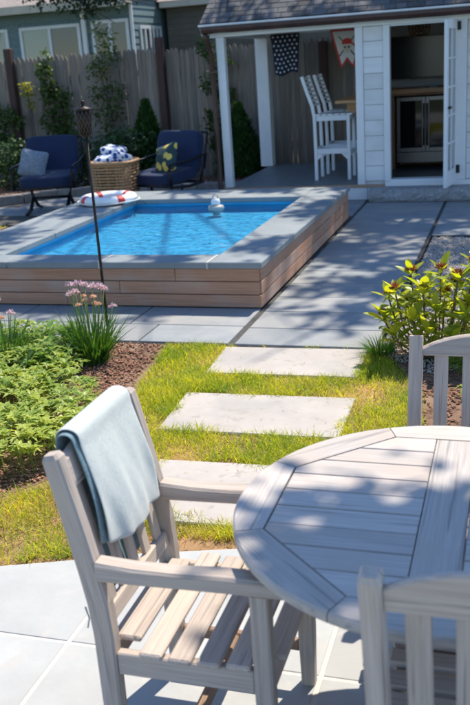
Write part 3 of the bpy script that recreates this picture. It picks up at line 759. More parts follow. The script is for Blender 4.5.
# inside the shed
cab = thing('bar_cabinet', 'brown wood cabinet with pale counter against the back wall', 'cabinet', (-1.35, 13.75, .2))
boxo('side_panel', 'cabinet', cab, (-.47, -.10, 0), (-.37, .55, 1.08), .004)
boxo('side_panel', 'cabinet', cab, (.55, -.10, 0), (.62, .55, 1.08), .004)
boxo('back_panel', 'cabinet', cab, (-.369, .5, 0), (.549, .55, 1.08), .004)
boxo('apron', 'cabinet', cab, (-.369, -.08, 1.05), (.549, .48, 1.08), .004)
boxo('counter', 'counter', cab, (-.5, -.16, 1.082), (.66, .58, 1.15), .005)
fr = thing('wine_fridge', 'double door stainless wine fridge under the counter', 'fridge', (-1.35, 13.70, .2))
boxo('body', 'black', fr, (-.34, .06, .12), (.50, .5, 1.03), .004)
boxo('kick_plate', 'steel', fr, (-.35, .03, .09), (.51, .058, .24), .003)
for s_ in (-1, 1):
    x0, x1 = (-.345, .068) if s_ < 0 else (.074, .505)
    d_ = boxo('door', 'fridgeglass', fr, (x0 + .05, .034, .30), (x1 - .05, .05, .97), 0)
    ccx, ccz = (x0 + x1) / 2, .635
    hw, hh = (x1 - x0) / 2, .39
    for lo, hi in [((-hw, -.02, -hh), (-hw + .05, .012, hh)), ((hw - .05, -.02, -hh), (hw, .012, hh)), ((-hw + .051, -.02, hh - .055), (hw - .051, .012, hh)), ((-hw + .051, -.02, -hh), (hw - .051, .012, -hh + .06))]:
        boxo('door_frame', 'steel', d_, lo, hi, .003)
    for i in range(4): boxo('rack', 'steel', fr, (x0 + .06, .052, .40 + .14 * i), (x1 - .06, .058, .412 + .14 * i), 0)
    tube('handle', 'steel', d_, [(hw * -s_ - .022 * -s_, -.05, -.30), (hw * -s_ - .022 * -s_, -.05, .30)], .012, 8, up=(0, 1, 0))
tv = thing('wall_television', 'wide black television above the wood counter', 'television', (-1.36, 14.2, 1.47))
boxo('housing', 'black', tv, (-.47, 0, 0), (.72, .06, .60), .006)
boxo('screen', 'screen', tv, (-.45, -.004, .025), (.70, -.001, .58), 0)
boxo('mount', 'black', tv, (-.1, .062, .2), (.2, .148, .5), .003)
rc = thing('remote_tray', 'small dark remote controls lying on the wood counter', 'remote', (-1.25, 13.7, 1.351))
boxo('remote', 'black', rc, (-.18, -.02, 0), (-.02, .03, .02), .004); boxo('remote', 'towelblue', rc, (.03, -.02, 0), (.14, .03, .035), .006)
lp = thing('fixture_disc', 'round dark woven disc standing in for a round fixture above the television', 'wall fixture', (-1.43, 14.33, 2.18))  # woven disc stands in for a fan-like fixture with wires
for r_ in (.15, .105, .06): sweep('hoop', 'wicker', lp, [(r_ * math.cos(t_), 0, r_ * math.sin(t_)) for t_ in np.linspace(0, 6.283, 25)[:-1]], circ(.012, 6), up=(0, 1, 0), closed=True, smooth=True)
for k in range(4):
    ca, sa = math.cos(k * .785), math.sin(k * .785); tube('spoke', 'wicker', lp, [(-.15 * ca, -.008, -.15 * sa), (.15 * ca, -.008, .15 * sa)], .008, 6, up=(0, 1, 0))

# bar stools
def stool(loc, label):
    t = thing('bar_stool', label, 'bar stool', loc, 0, 'white bar stools on the porch')
    pr = rectprof(.045, .045, .004)
    for s_ in (-1, 1):
        y = s_ * .21
        sweep('back_post', 'white', t, [(-.235, y, 0), (-.235, y, .45), (-.24, y, .86), (-.265, y, 1.02), (-.33, y, 1.2), (-.40, y, 1.42)], pr, up=(1, 0, 0))
        board('leg', 'white', t, (.235, y, 0), (.235, y, .885), .045, .045, up=(1, 0, 0))
        board('seat_rail', 'white', t, (-.213, y, .85), (.213, y, .85), .025, .07)
        board('foot_rail', 'white', t, (-.213, y, .40), (.213, y, .40), .028, .075)
        for sx in (-1, 1):
            V = [(sx * .212, y - .012, .36), (sx * .13, y - .012, .36), (sx * .212, y - .012, .28)]; V += [(p[0], y + .012, p[2]) for p in V]
            link('bracket', mesh(V, [(0, 1, 2), (5, 4, 3), (0, 3, 4, 1), (1, 4, 5, 2), (2, 5, 3, 0)]), 'white', t)
    for x in (-.235, .235): board('foot_rail', 'white', t, (x, -.187, .37 if x > 0 else .42), (x, .187, .37 if x > 0 else .42), .028, .06)
    board('front_rail', 'white', t, (.235, -.187, .85), (.235, .187, .85), .028, .07)
    board('front_rail', 'white', t, (-.245, -.187, .85), (-.245, .187, .85), .028, .07)
    for i in range(6):
        x = -.19 + i * .088; board('seat_slat', 'white', t, (x, -.235, .897), (x, .235, .897), .075, .022)
    for i in range(7):
        z = 1.03 + i * .06; x = -.268 - (z - 1.03) * .345; board('back_slat', 'white', t, (x, -.187, z), (x, .187, z), .022, .034, up=(-.3, 0, 1), bev=.003)
    return t
stool((-2.47, 12.93, DZ), 'white slatted bar stool nearest the pool on the porch')
stool((-2.44, 13.62, DZ), 'white slatted bar stool half hidden behind the nearer stool')

# flags
fg = thing('star_flag', 'dark navy flag with rows of white stars hung in the porch', 'flag', (-3.5, 14.55, 1.6))
nx, nz = 12, 14; V = []; Fc = []
def flagpt(u, v):   # u across 0..1, v down 0..1
    wd = .47 - .10 * v; x = -.26 + .03 * v + u * wd + .02 * v; z = .64 - v * (.60 + .03 * math.sin(u * 6)); y = .018 * math.sin(u * 9 + v * 2) * v
    return (x, y, z)
for j in range(nz + 1):
    for i in range(nx + 1): V.append(flagpt(i / nx, j / nz))
for j in range(nz):
    for i in range(nx): q = j * (nx + 1) + i; Fc.append((q, q + 1, q + nx + 2, q + nx + 1))
o = link('cloth', mesh(V, Fc, True), surf('navy_flag', (.012, .018, .045), (.02, .028, .06), .9, 8, 3), fg); md = o.modifiers.new('s', 'SOLIDIFY'); md.thickness = .004; md.offset = 1
def star(cx_, cz_, y, r):
    return [(cx_ + (r if k % 2 == 0 else r * .42) * math.sin(k * math.pi / 5), y, cz_ + (r if k % 2 == 0 else r * .42) * math.cos(k * math.pi / 5)) for k in range(10)]
for j in range(9):
    for i in range(6 if j % 2 == 0 else 5):
        u = (i + .5 + (0 if j % 2 == 0 else .5)) / 6; v = (j + .6) / 9.4; p = flagpt(u, v)
        V = star(p[0], p[2], p[1] - .006, .021); V = V + [(x, y + .002, z) for x, y, z in V]
        Fc = [tuple(range(10)), tuple(range(10, 20))[::-1]] + [(k, (k + 1) % 10, 10 + (k + 1) % 10, 10 + k) for k in range(10)]
        link('star', mesh(V, Fc), 'white', fg)
pf = thing('pirate_pennant', 'white swallow tailed pennant with red border and skull', 'flag', (-2.55, 14.55, 1.64))
def flat(name, mat, parent, pts, y, th=.003):
    n = len(pts); V = [(x, y, z) for x, z in pts] + [(x, y + th, z) for x, z in pts]
    return link(name, mesh(V, [tuple(range(n)), tuple(range(n, 2 * n))[::-1]] + [(k, (k + 1) % n, n + (k + 1) % n, n + k) for k in range(n)]), mat, parent)
PW = [(-.26, .60), (.26, .60), (.10, .03), (0.0, .15), (-.10, .03)]
flat('border', 'red', pf, PW, .0, .004)
PI_ = [(-.222, .575), (.222, .575), (.085, .085), (0.0, .20), (-.085, .085)]
flat('cloth', 'white', pf, PI_, -.004)
sk = [(.07 * math.cos(t_) , .36 + .075 * math.sin(t_)) for t_ in np.linspace(-.6, math.pi + .6, 14)] + [(-.04, .25), (.04, .25)]
flat('skull', 'rope', pf, sk, -.008)
for s_ in (-1, 1): flat('eye_socket', 'black', pf, [(s_ * .03 + .018 * math.cos(t_), .34 + .02 * math.sin(t_)) for t_ in np.linspace(0, 6.28, 9)[:-1]], -.012)
flat('nose', 'black', pf, [(-.01, .295), (.01, .295), (0, .318)], -.012)
flat('bandana', 'red', pf, [(-.085, .385), (.085, .385), (.07, .45), (.02, .475), (-.05, .46)], -.012)
flat('bandana_tail', 'red', pf, [(.08, .40), (.15, .37), (.135, .33), (.08, .38)], -.012)
flat('sabre', 'black', pf, [(-.13, .22), (-.115, .205), (.13, .50), (.12, .51)], -.0075, .003)
flat('sabre', 'black', pf, [(.13, .22), (.115, .205), (-.13, .50), (-.12, .51)], -.0075, .003)

# ================================================================== FENCE AND NEIGHBOURS
FYf = 15.5
fence = thing('picket_fence', 'tall weathered grey stockade fence behind the pool', 'fence', (-6, FYf, 0))
def picket_mesh(h, wd):
    P2 = [(-wd / 2, 0), (wd / 2, 0), (wd / 2, h - .09), (wd * .36, h - .04), (wd * .12, h - .005), (-wd * .12, h), (-wd * .38, h - .045), (-wd / 2, h - .095)]
    n = len(P2); V = [(x, -.011, z) for x, z in P2] + [(x, .011, z) for x, z in P2]
    return mesh(V, [tuple(range(n)), tuple(range(n, 2 * n))[::-1]] + [((k + 1) % n, k, n + k, n + (k + 1) % n) for k in range(n)], grain=[(v[0], v[1], v[2]) for v in V])
pm = [picket_mesh(2.2 + d, .086 + e) for d, e in [(0, 0), (.02, .004), (-.025, -.004), (.008, .006), (-.01, 0)]]
x = -10.4
while x < -1.7:
    o = link('picket', pm[random.randrange(5)], 'fence', fence, (x + 6, random.uniform(-.006, .006), -.02 + (0 if x < -5.9 else -.03)))
    o.rotation_euler = (0, random.uniform(-.008, .008), random.uniform(-.03, .03)); x += .0887
for xp in (-8.93, -5.97, -3.1):
    boxo('post', 'fencepost', fence, (xp + 6 - .068, -.16, -.05), (xp + 6 + .068, -.025, 2.36 if xp < -4 else 2.1), .012)
for z in (.45, 1.75): boxo('rail', 'fence', fence, (-4.4, .015, z), (4.3, .06, z + .09), .003)

house = thing('shingled_house', 'blue green shingled house with white windows behind the fence', 'house', (-8, 19, 0))
hx0, hx1 = -6.0, .07
boxo('wall', 'housesiding', house, (hx0, .02, -.1), (hx1 - .02, 8, 3.3), 0)
def siding(axis, lo, hi, z0, z1, holes):
    z = z0
    while z < z1:
        segs = [(lo, hi)]
        for h0, h1, hz0, hz1 in holes:
            if z + .14 > hz0 and z < hz1:
                ns = []
                for s0, s1 in segs:
                    if h0 > s0: ns.append((s0, min(s1, h0)))
                    if h1 < s1: ns.append((max(s0, h1), s1))
                segs = [q for q in ns if q[1] - q[0] > .03]
        for s0, s1 in segs:
            if axis == 'x': o = board('siding_course', 'housesiding', house, (s0, .008, z + .07), (s1, .008, z + .07), .15, .016, up=(0, -1, .09), bev=.002)
            else: o = board('siding_course', 'housesiding', house, (hx1 - .008, s0, z + .07), (hx1 - .008, s1, z + .07), .15, .016, up=(1, 0, .09), bev=.002)
        z += .145
W1 = (-2.66, -1.17); W0 = (-3.9, -2.95); W2 = (-.90, -.02)
siding('x', hx0, hx1 - .05, 1.8, 3.25, [(W1[0], W1[1], 1.2, 2.88), (W0[0], W0[1], 1.2, 2.88), (W2[0], W2[1], 1.2, 2.9)])
def window(x0, x1, z0, z1, y, mats, axis='x', fw=.07):
    def bb(n, m, p, u0, u1, v0, v1, d0, d1):
        if axis == 'x': return boxo(n, m, p, (u0, y + d0, v0), (u1, y + d1, v1), .003)
        return boxo(n, m, p, (y - d1, u0, v0), (y - d0, u1, v1), .003)
    fr_ = bb('window', 'white', house, x0, x0 + fw, z0, z1, -.03, .015)
    inv = -fr_.location
    def sub(n, m, u0, u1, v0, v1, d0, d1):
        o = bb(n, m, fr_, u0, u1, v0, v1, d0, d1); o.location = o.location + inv; return o
    sub('frame', 'white', x1 - fw, x1, z0, z1, -.03, .015); sub('frame', 'white', x0 + fw + .001, x1 - fw - .001, z1 - fw, z1, -.03, .015)
    sub('sill', 'white', x0 + fw + .001, x1 - fw - .001, z0, z0 + fw, -.05, .015)
    xm = (x0 + x1) / 2; sub('mullion', 'white', xm - .035, xm + .035, z0 + fw + .001, z1 - fw - .001, -.028, .012)
    sub('pane', mats[0], x0 + fw, xm - .036, z0 + fw, z1 - fw, -.005, .004); sub('pane', mats[1], xm + .036, x1 - fw, z0 + fw, z1 - fw, -.005, .004)
window(W1[0], W1[1], 1.3, 2.88, 0, ('paleglass', 'glass')); window(W0[0], W0[1], 1.3, 2.88, 0, ('paleglass', 'paleglass')); window(W2[0], W2[1], 1.3, 2.9, 0, ('glass', 'glass'))
siding('y', .0, 1.68, 1.8, 3.25, [(.35, .95, 1.2, 2.75), (1.12, 1.62, 1.2, 2.75)])
window(.35, .95, 1.3, 2.75, hx1, ('paleglass', 'glass'), 'y'); window(1.12, 1.62, 1.3, 2.75, hx1, ('glass', 'glass'), 'y')
boxo('corner_board', 'white', house, (hx1 - .045, -.03, -.1), (hx1 + .012, .03, 3.25), .003)
boxo('downspout', 'white', house, (-1.10, -.10, 0), (-1.0, -.02, 3.16), .006)
boxo('eave_trim', 'cream', house, (hx0, -.42, 3.14), (hx1 + .03, -.38, 3.30), .004)
boxo('soffit', 'cream', house, (hx0, -.379, 3.2), (hx1 + .03, .0, 3.23), .002)
V = [(hx0, -.42, 3.302), (hx1 + .03, -.42, 3.302), (hx1 + .03, 4, 5.2), (hx0, 4, 5.2), (hx0, 8.4, 3.302), (hx1 + .03, 8.4, 3.302)]
link('roof', mesh(V, [(0, 1, 2, 3), (3, 2, 5, 4), (0, 3, 4), (1, 5, 2), (0, 4, 5, 1)]), 'houseroof', house)
garage = thing('olive_building', 'dark olive sided building with cream eave beside the shingled house', 'building', (-6, 20.75, 0))
boxo('wall', 'olive', garage, (-1.8, .02, -.1), (6, 6, 3.2), 0)
for k in range(12): boxo('siding_course', 'olive', garage, (-1.8, -.004, 1.6 + k * .13), (6, .018, 1.728 + k * .13), .003)
boxo('eave_trim', 'cream', garage, (-1.85, -.3, 3.13), (6.1, -.02, 3.26), .004)
V = [(-1.9, -.32, 3.262), (6.2, -.32, 3.262), (6.2, 3, 4.6), (-1.9, 3, 4.6), (-1.9, 6.3, 3.262), (6.2, 6.3, 3.262)]
link('roof', mesh(V, [(0, 1, 2, 3), (3, 2, 5, 4), (0, 3, 4), (1, 5, 2), (0, 4, 5, 1)]), 'houseroof', garage)

# low stone kerb behind the lounge chairs
kb = thing('stone_kerb', 'low grey stone kerb edging the bed behind the blue chairs', 'kerb', (0, 0, 0))
kp = [(-10, 11.82), (-8.7, 12.02), (-7.65, 12.3), (-7.35, 12.55), (-6.95, 12.95), (-6.4, 13.18), (-5.5, 13.25), (-4.7, 13.27), (-3.98, 13.28)]
for i in range(len(kp) - 1):
    p, q = Vector((*kp[i], 0)), Vector((*kp[i + 1], 0)); d = (q - p); nseg = max(1, round(d.length / .45))
    for k in range(nseg):
        s0 = p + d * (k / nseg); s1 = p + d * ((k + 1) / nseg); e = d.normalized() * .004
        board('kerb_stone', 'kerb', kb, (s0 + e)[:2] + (.055,), (s1 - e)[:2] + (.055,), .14, .15 + random.uniform(0, .012), bev=.012)

# ================================================================== BACKGROUND FURNITURE
def lounge(loc, rz, label):
    t = thing('lounge_chair', label, 'lounge chair', loc, rz)    # faces local -y
    superell('seat_cushion', 'navy', t, (.74, .68, .17), .28, (0, -.02, .46), (R_(4), 0, 0), bumpy=.03)
    superell('back_cushion', 'navy', t, (.76, .58, .17), .28, (0, .33, .74), (R_(-74), 0, 0) if False else (R_(74), 0, 0), bumpy=.04)
    for s_ in (-1, 1):
        x = s_ * .43
        tube('arm', 'metal', t, [(x, .34, .52), (x, .40, .72), (x * 1.0, .30, .70), (x * 1.03, .05, .665), (x * 1.03, -.22, .66), (x * 1.02, -.36, .64), (x, -.39, .57), (x, -.36, .47), (x, -.345, .36)], .019, 8)
        tube('back_upright', 'metal', t, [(x * .95, .26, .34), (x * .95, .36, .60), (x * .95, .44, .85), (x * .95, .48, .99)], .017, 8)
        tube('side_rail', 'metal', t, [(x, -.36, .36), (x, 0, .33), (x, .30, .35)], .02, 8)
        sweep('leg', 'metal', t, [(x * .62, -.42, .012), (x * .62, -.20, .05), (x * .62, 0, .20), (x * .70, .02, .34)], rectprof(.05, .028), up=(0, .3, 1))
        sweep('leg', 'metal', t, [(x * .62, .36, .012), (x * .62, .2, .05), (x * .62, .02, .18)], rectprof(.048, .026), up=(0, -.3, 1))
    tube('cross_bar', 'metal', t, [(-.25, 0, .19), (.25, 0, .19)], .02, 8, up=(0, 1, 0))
    tube('back_rail', 'metal', t, [(-.408, .48, .99), (.408, .48, .99)], .017, 8, up=(0, 1, 0))
    for y, z in ((-.34, .365), (.29, .35)): tube('frame_bar', 'metal', t, [(-.43, y, z), (.43, y, z)], .02, 8, up=(0, 1, 0))
    for x in np.linspace(-.3, .3, 5): tube('spring_bar', 'metal', t, [(x, -.34, .375), (x, .29, .36)], .009, 6, up=(1, 0, 0))
    return t
lounge((-6.40, 11.72, 0), R_(13), 'navy cushioned metal lounge chair on the left with grey pillow')
lounge((-4.60, 11.66, 0), R_(-22), 'navy cushioned metal lounge chair beside the basket with lemon pillow')
p1 = superell('throw_pillow', 'greypillow', None, (.40, .40, .15), .25, (-6.55, 11.58, .69), (R_(68), R_(14), R_(16)), pinch=1)
tag(p1, 'square grey woven throw pillow on the left lounge chair', 'pillow')
p2 = superell('throw_pillow', 'lemon', None, (.42, .42, .16), .25, (-4.50, 11.52, .70), (R_(66), R_(-16), R_(-24)), pinch=1)
tag(p2, 'dark throw pillow with yellow lemon print on the right lounge chair', 'pillow')

bk = thing('wicker_basket', 'large brown wicker basket between the navy lounge chairs', 'basket', (-5.18, 11.32, 0))
def rr(sx, sy, k=28, e=.45):
    sp = lambda v: math.copysign(abs(v) ** e, v)
    return [(sx * sp(math.cos(t_)), sy * sp(math.sin(t_))) for t_ in np.linspace(0, 2 * math.pi, k + 1)[:-1]]
K = 36
for j in range(17):
    z = .03 + j * .04; s_ = .88 + .12 * z / .7; pts = rr(.285 * s_, .26 * s_, K)
    pts = [(x * (1 + (.022 if (i + j) % 2 else -.022)), y * (1 + (.028 if (i + j) % 2 else -.028)), z) for i, (x, y) in enumerate(pts)]
    sweep('weaver', 'wicker', bk, pts, circ(.0145, 6), closed=True, smooth=True)
for i in range(K):
    q0 = rr(.285 * .88, .26 * .88, K)[i]; q1 = rr(.285, .26, K)[i]; tube('stake', 'wicker', bk, [(*q0, 0.005), (*q1, .70)], .009, 6, up=(1, .3, 0))
sweep('rim', 'wicker', bk, [(x, y, .705) for x, y in rr(.29, .265, K)], circ(.024, 8), closed=True, smooth=True)
link('lining', (lambda A, B: mesh([(x, y, .02) for x, y in A] + [(x, y, .66) for x, y in B], [(i, (i + 1) % K, K + (i + 1) % K, K + i) for i in range(K)] + [tuple(range(K))]))(rr(.225, .21, K), rr(.255, .235, K)), 'wickerin', bk)
def towelroll(loc, rot, size, label, mat='bluedot'):
    o = superell('folded_towel', mat, None, size, .55, loc, rot, bumpy=.10); tag(o, label, 'towel', 'towels in the basket'); return o
towelroll((-5.24, 11.25, .73), (R_(8), R_(-6), R_(15)), (.36, .26, .15), 'blue and white printed towel heaped at the front of the basket')
towelroll((-5.08, 11.33, .75), (R_(-5), R_(18), R_(50)), (.30, .22, .14), 'blue and white printed towel on the right side of the basket')
towelroll((-5.2, 11.38, .83), (R_(10), R_(8), R_(-10)), (.36, .24, .15), 'blue and white printed towel topmost in the basket')

# torch
tc_ = thing('garden_torch', 'tall black torch on a pole in the flower bed', 'torch', (-2.745, 5.60, -.02))
tube('pole', 'torchmetal', tc_, [(0, 0, 0), (0, 0, .6), (0, 0, 1.505)], .0105, 8, up=(1, 0, 0))
lathe('holder', 'torchmetal', tc_, [(.012, 1.49), (.03, 1.50), (.038, 1.51), (.038, 1.517)], 14)
lathe('canister', 'torchmetal', tc_, [(.036, 1.518), (.046, 1.60), (.049, 1.665)], 14)
for k in range(12):
    for s_ in (-1, 1):
        pts = []
        for q in range(7):
            tt = q / 6; an = k * math.pi / 6 + s_ * tt * 1.4; r_ = .039 + .013 * tt; pts.append((r_ * math.cos(an), r_ * math.sin(an), 1.518 + .148 * tt))
        tube('lattice', 'cage', tc_, pts, .003, 5)
lathe('lid', 'torchmetal', tc_, [(.056, 1.668), (.056, 1.678), (.03, 1.69), (.012, 1.695), (.012, 1.71), (.017, 1.715), (.012, 1.73), (.003, 1.735)], 16)

# ================================================================== DINING SET
def back_x(z, top, r0, r1):     # recline of the rear posts above the arms
    return r0 if z < .5 else r0 + (r1 - r0) * ((z - .5) / (top - .5)) ** 1.15

def chair(name, label, loc, rz, arms=True, top=.975, hw=.235, nsl=5, slw=.042, arch=.03):
    t = thing(name, label, 'chair', loc, rz, 'teak chairs round the table')     # faces local +x
    r0, r1 = -.207, -.298
    for s_ in (-1, 1):
        zs = [0, .25, .45, .55, .65, .75, .85, .93, top - .012, top]
        pts = [(back_x(z, top, r0, r1), s_ * hw, z) for z in zs]
        sc = [(.9, .9), (1, 1), (1, 1.05), (1, 1.08), (1, 1.02), (1, 1), (1, .95), (1, .92), (1, .88), (.72, .62)]
        sweep('back_leg', 'teak', t, pts, rectprof(.046, .056, .006), up=(1, 0, 0), scales=sc)
        legtop = .63 if arms else .418
        sweep('front_leg', 'teak', t, [(.235, s_ * hw, 0), (.235, s_ * hw, .2), (.235, s_ * hw, legtop)], rectprof(.046, .05, .005), up=(1, 0, 0), scales=[.85, 1, 1])
        board('side_rail', 'teak', t, (r0 + .029, s_ * hw, .365), (.209, s_ * hw, .365), .028, .07)
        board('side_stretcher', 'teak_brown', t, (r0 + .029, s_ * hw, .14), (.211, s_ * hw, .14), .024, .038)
        if arms:
            pts = [(back_x(.65, top, r0, r1) + .026, s_ * hw, .650), (-.10, s_ * hw, .648), (.02, s_ * hw, .650), (.14, s_ * hw, .655), (.25, s_ * hw, .655), (.31, s_ * hw, .65), (.325, s_ * hw, .645)]
            sweep('armrest', 'teak', t, pts, rectprof(.062, .052, .008), scales=[(.85, 1.1), (.9, .92), (.95, .86), (1, .92), (1, .9), (.95, .75), (.7, .5)])
    board('front_rail', 'teak', t, (.235, -hw + .024, .355), (.235, hw - .024, .355), .03, .09, up=(0, 0, 1))
    board('rear_rail', 'teak', t, (r0, -hw + .024, .37), (r0, hw - .024, .37), .03, .07)
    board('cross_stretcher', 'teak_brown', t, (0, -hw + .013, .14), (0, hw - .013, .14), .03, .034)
    for i in range(6):
        x = -.155 + i * .0815; dz = .010 * abs(i - 2.2) / 2.2; hl = hw + .03 if 0 < i < 5 else hw - .03
        board('seat_slat', 'teak', t, (x, -hl, .407 + dz), (x, hl, .407 + dz), .064, .018, bev=.005)
    # back: lower rail, slats, arched top rail
    xb = lambda z: back_x(z, top, r0, r1)
    board('back_lower_rail', 'teak', t, (xb(.49), -hw + .024, .49), (xb(.49), hw - .024, .49), .026, .05, up=(-.15, 0, 1))
    zb, zt = .514, .865
    for i in range(nsl):
        y = (i - (nsl - 1) / 2) * (2 * hw - .046) / nsl * (1.0 if arms else .92)
        sweep('back_slat', 'teak', t, [(xb(z) - .004, y, z) for z in (zb, .62, .74, zt)], rectprof(slw, .014, .003), up=(1, 0, 0))
    V = []; Fc = []; Gn = []; n = 12                                      # arched rail, flat underside
    for i in range(n + 1):
        u = -1 + 2 * i / n; y = u * (hw - .024); zt_ = top - .045 + arch * math.cos(u * math.pi / 2) ** .8 + .012; zl = .866
        for (dx, z) in [(-.014, zl), (.012, zl), (.014, zl + .006), (.012, zt_ - .006), (.004, zt_), (-.008, zt_), (-.014, zt_ - .006)]:
            V.append((xb(z) + dx, y, z)); Gn.append((y, dx, z))
    for i in range(n):
        for j in range(7):
            k = (j + 1) % 7; Fc.append((i * 7 + j, (i + 1) * 7 + j, (i + 1) * 7 + k, i * 7 + k))
    Fc.append(tuple(range(7))); Fc.append(tuple(n * 7 + j for j in range(7))[::-1])
    link('top_rail', mesh(V, Fc, False, 'rail', Gn), 'teak', t)
    return t
chair('garden_armchair', 'weathered grey teak armchair with a towel hung over its back', (-.815, 2.105, 0), 0)
chair('garden_chair', 'weathered teak chair in the near right corner, seen from behind', (-.008, 1.80, 0), R_(90), False, .955, nsl=4, slw=.052, arch=.06)
chair('garden_chair', 'weathered teak chair on the far side of the table by the shrub', (-.085, 2.80, 0), R_(-90), False, .925, nsl=4, slw=.048, arch=.05)

tb = thing('round_table', 'round weathered teak table with slatted top', 'table', (-.15, 2.185, 0))
TZ = .74; AP = .45; RO = .565
oct_ = [(math.cos(R_(22.5 + 45 * k)) * AP / math.cos(R_(22.5)), math.sin(R_(22.5 + 45 * k)) * AP / math.cos(R_(22.5))) for k in range(8)]
for k in range(8):
    a0, a1 = R_(22.5 + 45 * (k - 1)) + .003, R_(22.5 + 45 * k) - .003
    ri = AP / math.cos(R_(22.5)) + .002
    outer = [(RO * math.cos(a0 + (a1 - a0) * i / 10), RO * math.sin(a0 + (a1 - a0) * i / 10)) for i in range(11)]
    poly = [(ri * math.cos(a0), ri * math.sin(a0))] + outer + [(ri * math.cos(a1), ri * math.sin(a1))]
    # concave-free quad strip ring segment with a softened top edge
    V = []; Gn = []; m_ = R_(45 * (k - 1) + 45)
    ang = R_(45 * k); ca, sa = math.cos(ang), math.sin(ang)
    inn = [(poly[0][0] + (poly[-1][0] - poly[0][0]) * i / 10, poly[0][1] + (poly[-1][1] - poly[0][1]) * i / 10) for i in range(11)]
    rows = []
    for i in range(11):
        (xi, yi), (xo, yo) = inn[i], outer[i]; q = 1 - .006 / RO
        rows.append([(xi, yi, TZ - .032), (xi, yi, TZ - .001), (xo * q, yo * q, TZ), (xo, yo, TZ - .007), (xo, yo, TZ - .024), (xo * q, yo * q, TZ - .032)])
    for r_ in rows:
        for (x, y, z) in r_: V.append((x, y, z)); Gn.append((-x * sa + y * ca, x * ca + y * sa, z))
    Fc = []
    for i in range(10):
        for j in range(6):
            l = (j + 1) % 6; Fc.append((i * 6 + j, i * 6 + l, (i + 1) * 6 + l, (i + 1) * 6 + j))
    Fc.append(tuple(range(6))[::-1]); Fc.append(tuple(60 + j for j in range(6)))
    link('rim_segment', mesh(V, Fc, False, 'rim', Gn), 'teak_top', tb)
def inoct(poly):
    for k in range(8): poly = clip(poly, math.cos(R_(45 * k)), math.sin(R_(45 * k)), AP - .0025)
    return poly
for x0, x1 in [(-.058, .058)]:
    prism('centre_board', 'teak_top', tb, ccw(inoct([(x0, -1), (x1, -1), (x1, 1), (x0, 1)])), TZ - .028, TZ - .001, ch=.002, grain_axis='y')
y = -AP; n = 9
for i in range(n):
    y0, y1 = -AP + i * 2 * AP / n + .0025, -AP + (i + 1) * 2 * AP / n - .0025
    for x0, x1 in [(-1, -.061), (.061, 1)]:
        prism('slat', 'teak_top', tb, ccw(inoct([(x0, y0), (x1, y0), (x1, y1), (x0, y1)])), TZ - .028, TZ - random.uniform(.0005, .002), ch=.002, grain_axis='x')
for k in range(2): board('support_beam', 'teak', tb, (-.40, (-.14, .14)[k], .685), (.40, (-.14, .14)[k], .685), .03, .05)
for sx in (-1, 1):
    for sy in (-1, 1):
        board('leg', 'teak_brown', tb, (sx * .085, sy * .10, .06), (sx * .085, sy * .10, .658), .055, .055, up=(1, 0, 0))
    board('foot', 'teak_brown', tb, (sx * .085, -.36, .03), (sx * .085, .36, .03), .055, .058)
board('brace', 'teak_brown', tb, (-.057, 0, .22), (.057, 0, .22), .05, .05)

# towel over the chair back
tw = thing('hand_towel', 'pale aqua towel folded over the armchair back', 'towel', (-1.11, 2.10, .97))
def towel_sheet(name, mat, y0, y1, off, front, backl, ph, slant=0.0, thick=.0055):
    prof = []   # (x, z) over the rail, local: rail top near (0, 0)
    def xf(z): return .020 + off + (-z) * .215 + .012 * math.sin(-z * 9 + ph)
    def xr(z): return -.030 - off - .012 * math.sin(-z * 6 + ph) + (-z) * .10
    ns = 14; zf = np.linspace(-backl, -.012, ns)
    V = []; Fc = []; ny_ = 16
    for j in range(ny_ + 1):
        u = j / ny_; y = y0 + (y1 - y0) * u; row = []
        fl_ = front + slant * u + .012 * math.sin(u * 5 + ph); bl_ = backl + .01 * math.sin(u * 7)
        for q in range(ns): z = -bl_ + (bl_ - .012) * q / (ns - 1); row.append((xr(z) + .009 * math.sin(u * 8 + z * 6 + ph) * min(1, -z * 4), y + .015 * (-z) * (u - .5), z))
        for an in np.linspace(160, 20, 6): row.append(((.028 + off) * math.cos(R_(an)) - .003, y, .006 + (.022 + off * .8) * math.sin(R_(an))))
        for q in range(ns): z = -.012 - (fl_ - .012) * q / (ns - 1); row.append((xf(z) + (.010 * math.sin(u * 7 + z * 5 + ph) + .005 * math.sin(u * 17 - z * 11 + ph) + .003 * math.sin(u * 31 + z * 23)) * min(1, -z * 5), y + .03 * (-z) * (u - .5), z))
        V += row; m_ = len(row)
    for j in range(ny_):
        for i in range(m_ - 1): q = j * m_ + i; Fc.append((q, q + m_, q + m_ + 1, q + 1))
    o = link(name, mesh(V, Fc, True), mat, tw); s = o.modifiers.new('s', 'SOLIDIFY'); s.thickness = thick; s.offset = 1
    s2 = o.modifiers.new('b', 'SUBSURF'); s2.levels = 1; s2.render_levels = 1
    return o
towel_sheet('inner_layer', 'towelblue', -.163, .185, .0, .285, .50, .4, .04)
towel_sheet('outer_layer', 'towel', -.145, .195, .012, .295, .40, 0.0, .045)
for k in range(9):
    y = -.15 + k * .035; tube('tassel', 'towel', tw, [(-.012, y, -.505), (-.010 + random.uniform(-.006, .006), y, -.54), (-.008 + random.uniform(-.01, .01), y + random.uniform(-.006, .006), -.575)], .0028, 5, up=(1, 0, 0))

